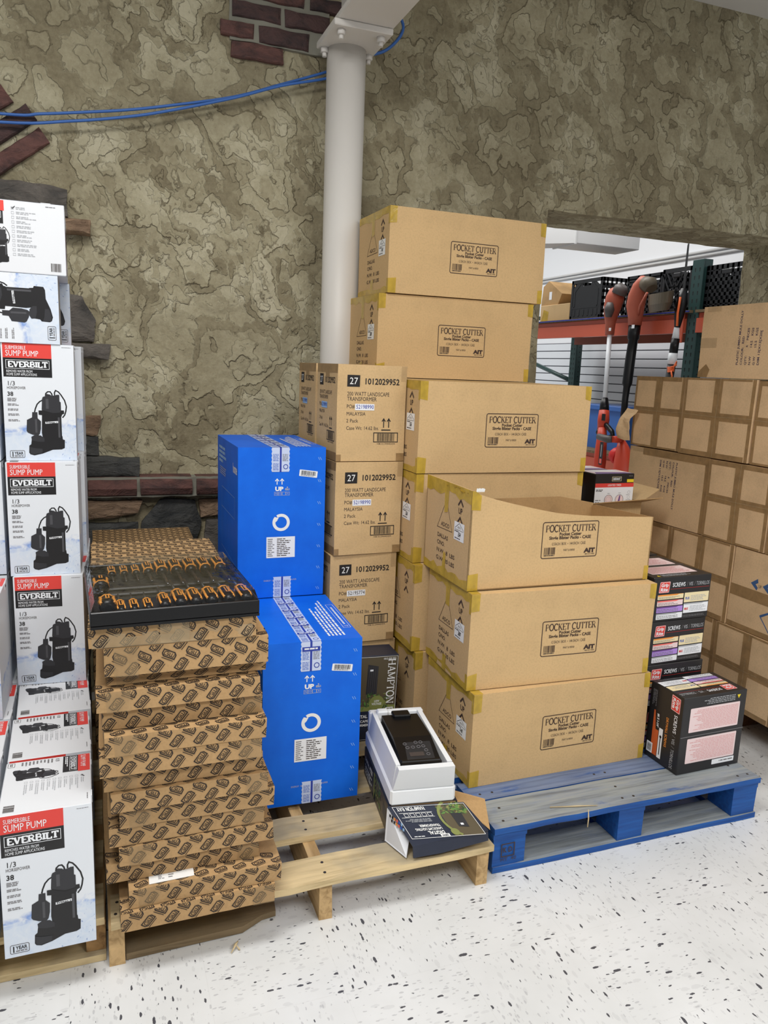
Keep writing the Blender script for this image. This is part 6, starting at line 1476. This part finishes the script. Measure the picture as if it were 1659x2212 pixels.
t2 = thing('string_trimmer', 'string trimmer with black shaft and brown guard leaning on the rack', 'trimmer', (0, 0, 0))
tube_part(t2, 'shaft', [(TX - .10, 4.525, .98), (TX - .07, 4.525, 1.22), (TX - .065, 4.52, 1.30), (TX - .06, 4.52, 1.32), (TX - .04, 4.51, 1.50), (TX - .02, 4.50, 1.62), (TX - .018, 4.50, 1.63), (TX - .01, 4.498, 1.73)], [.022, .022, .024, .034, .034, .032, .040, .042], 'plastic_black')
tube_part(t2, 'motor_head', [(TX - .012, 4.498, 1.72), (TX - .014, 4.50, 1.78), (TX - .02, 4.51, 1.85), (TX - .02, 4.50, 1.91), (TX - .02, 4.47, 1.97), (TX - .02, 4.44, 2.0), (TX - .02, 4.40, 2.0)], [.045, .05, .062, .062, .058, .05, .03], 'tool_rust', 16)
tube_part(t2, 'end_cap', [(TX - .02, 4.43, 1.99), (TX - .02, 4.385, 1.98), (TX - .02, 4.36, 1.95)], [.05, .055, .04], 'tool_shield', 14)
tube_part(t2, 'bail', [(TX - .03, 4.47, 1.79), (TX - .09, 4.46, 1.85), (TX - .09, 4.40, 1.93)], .008, 'tool_rust', 8)
m = MB()
for i in range(14):                                                      # bowl shaped cutting guard
    def gp(k, f, zz): a_ = R(8 + k * 12); return (TX - .03 - f * .13 * math.sin(a_), 4.262 + f * .125 * math.cos(a_), zz + .012 * k / 14)
    for f0, f1, z0_, z1_ in ((1.0, .96, 1.915, 1.845), (.96, .78, 1.845, 1.795)):
        m.face([gp(i, f0, z0_), gp(i + 1, f0, z0_), gp(i + 1, f1, z1_), gp(i, f1, z1_)], 'tool_shield')
        m.face([gp(i, f1 - .05, z1_), gp(i + 1, f1 - .05, z1_), gp(i + 1, f0 - .05, z0_), gp(i, f0 - .05, z0_)], 'tool_shield')
    m.face([gp(i, .95, 1.915), gp(i + 1, .95, 1.915), gp(i + 1, 1.0, 1.915), gp(i, 1.0, 1.915)], 'tool_shield_rim')
m.move(lean).build('guard', t2)
tube_part(t2, 'auxiliary_handle', [(TX - .30, 4.79, .925), (TX - .30, 4.68, .915), (TX - .285, 4.63, .92)], [.022, .025, .022], 'tool_grey', 10); tube_part(t2, 'handle_arm', [(TX - .285, 4.63, .92), (TX - .22, 4.57, .925), (TX - .12, 4.525, .93)], [.022, .024, .02], 'tool_orange', 10)
tube_part(t2, 'battery_grip', [(TX - .11, 4.52, .92), (TX - .12, 4.50, .87), (TX - .13, 4.48, .80), (TX - .15, 4.47, .70), (TX - .2, 4.46, .35), (TX - .24, 4.45, .0)], [.024, .045, .062, .07, .04, .03], 'tool_orange', 14)
tube_part(t2, 'motor_cover', [(TX - .13, 4.585, .80), (TX - .13, 4.56, .81), (TX - .13, 4.53, .80)], [.05, .06, .05], 'ink_red', 12)
m = MB(); Face(m, (TX - .055, 4.53, 1.70), (0, -1, 0), (0, 0, 1), .001).rect(0, 0, .03, .024, 'sticker_white'); m.move(lean).build('price_tag', t2)

t2 = thing('pole_saw', 'slim pole saw with orange cord standing against the green upright', 'saw', (0, 0, 0))
P = Vector((TX - .03, 4.10, 1.39))
tube_part(t2, 'pole', [(TX - .10, 4.13, .0), (TX - .045, 4.105, 1.30), (TX - .03, 4.085, 1.50)], .026, 'plastic_dark'); tube_part(t2, 'collar', [(TX - .034, 4.09, 1.46), (TX - .032, 4.086, 1.53)], .029, 'tool_white')
tube_part(t2, 'sleeve', [(TX - .03, 4.085, 1.53), (TX - .024, 4.08, 1.62)], .027, 'plastic_black'); tube_part(t2, 'white_sleeve', [(TX - .024, 4.08, 1.615), (TX - .018, 4.078, 1.70)], [.024, .016], 'tool_white')
tube_part(t2, 'saw_head', [(TX - .018, 4.075, 1.69), (TX - .014, 4.07, 1.76), (TX - .012, 4.055, 1.84), (TX - .012, 4.05, 1.93)], [.018, .03, .035, .02], 'plastic_black')
m = MB(); m.prism([(TX - .02, 4.068, 1.86), (TX - .02, 4.040, 1.86), (TX - .02, 4.045, 2.20), (TX - .02, 4.056, 2.21), (TX - .02, 4.062, 2.19)], (.005, 0, 0), 'plastic_dark'); m.move(lean).build('blade', t2)
tube_part(t2, 'cord', [(TX - .06, 4.075, 1.88), (TX - .062, 4.085, 1.78), (TX - .06, 4.078, 1.70)], .007, 'cord_orange', 8)
m = MB()
for k in range(4): m.tube([(TX - .04 + .033 * math.cos(q * PI / 6), 4.096 + .033 * math.sin(q * PI / 6), 1.415 + k * .009 + .004 * math.sin(q)) for q in range(13)], .005, 'cord_orange', 6, False)
m.tube([(TX - .07, 4.07, 1.44), (TX - .085, 4.045, 1.475), (TX - .08, 4.05, 1.45)], .009, 'cord_orange', 6); m.tube([(TX - .07, 4.09, 1.42), (TX - .08, 4.075, 1.385), (TX - .07, 4.08, 1.36)], .007, 'cord_orange', 6); m.move(lean).build('cord_wrap', t2)
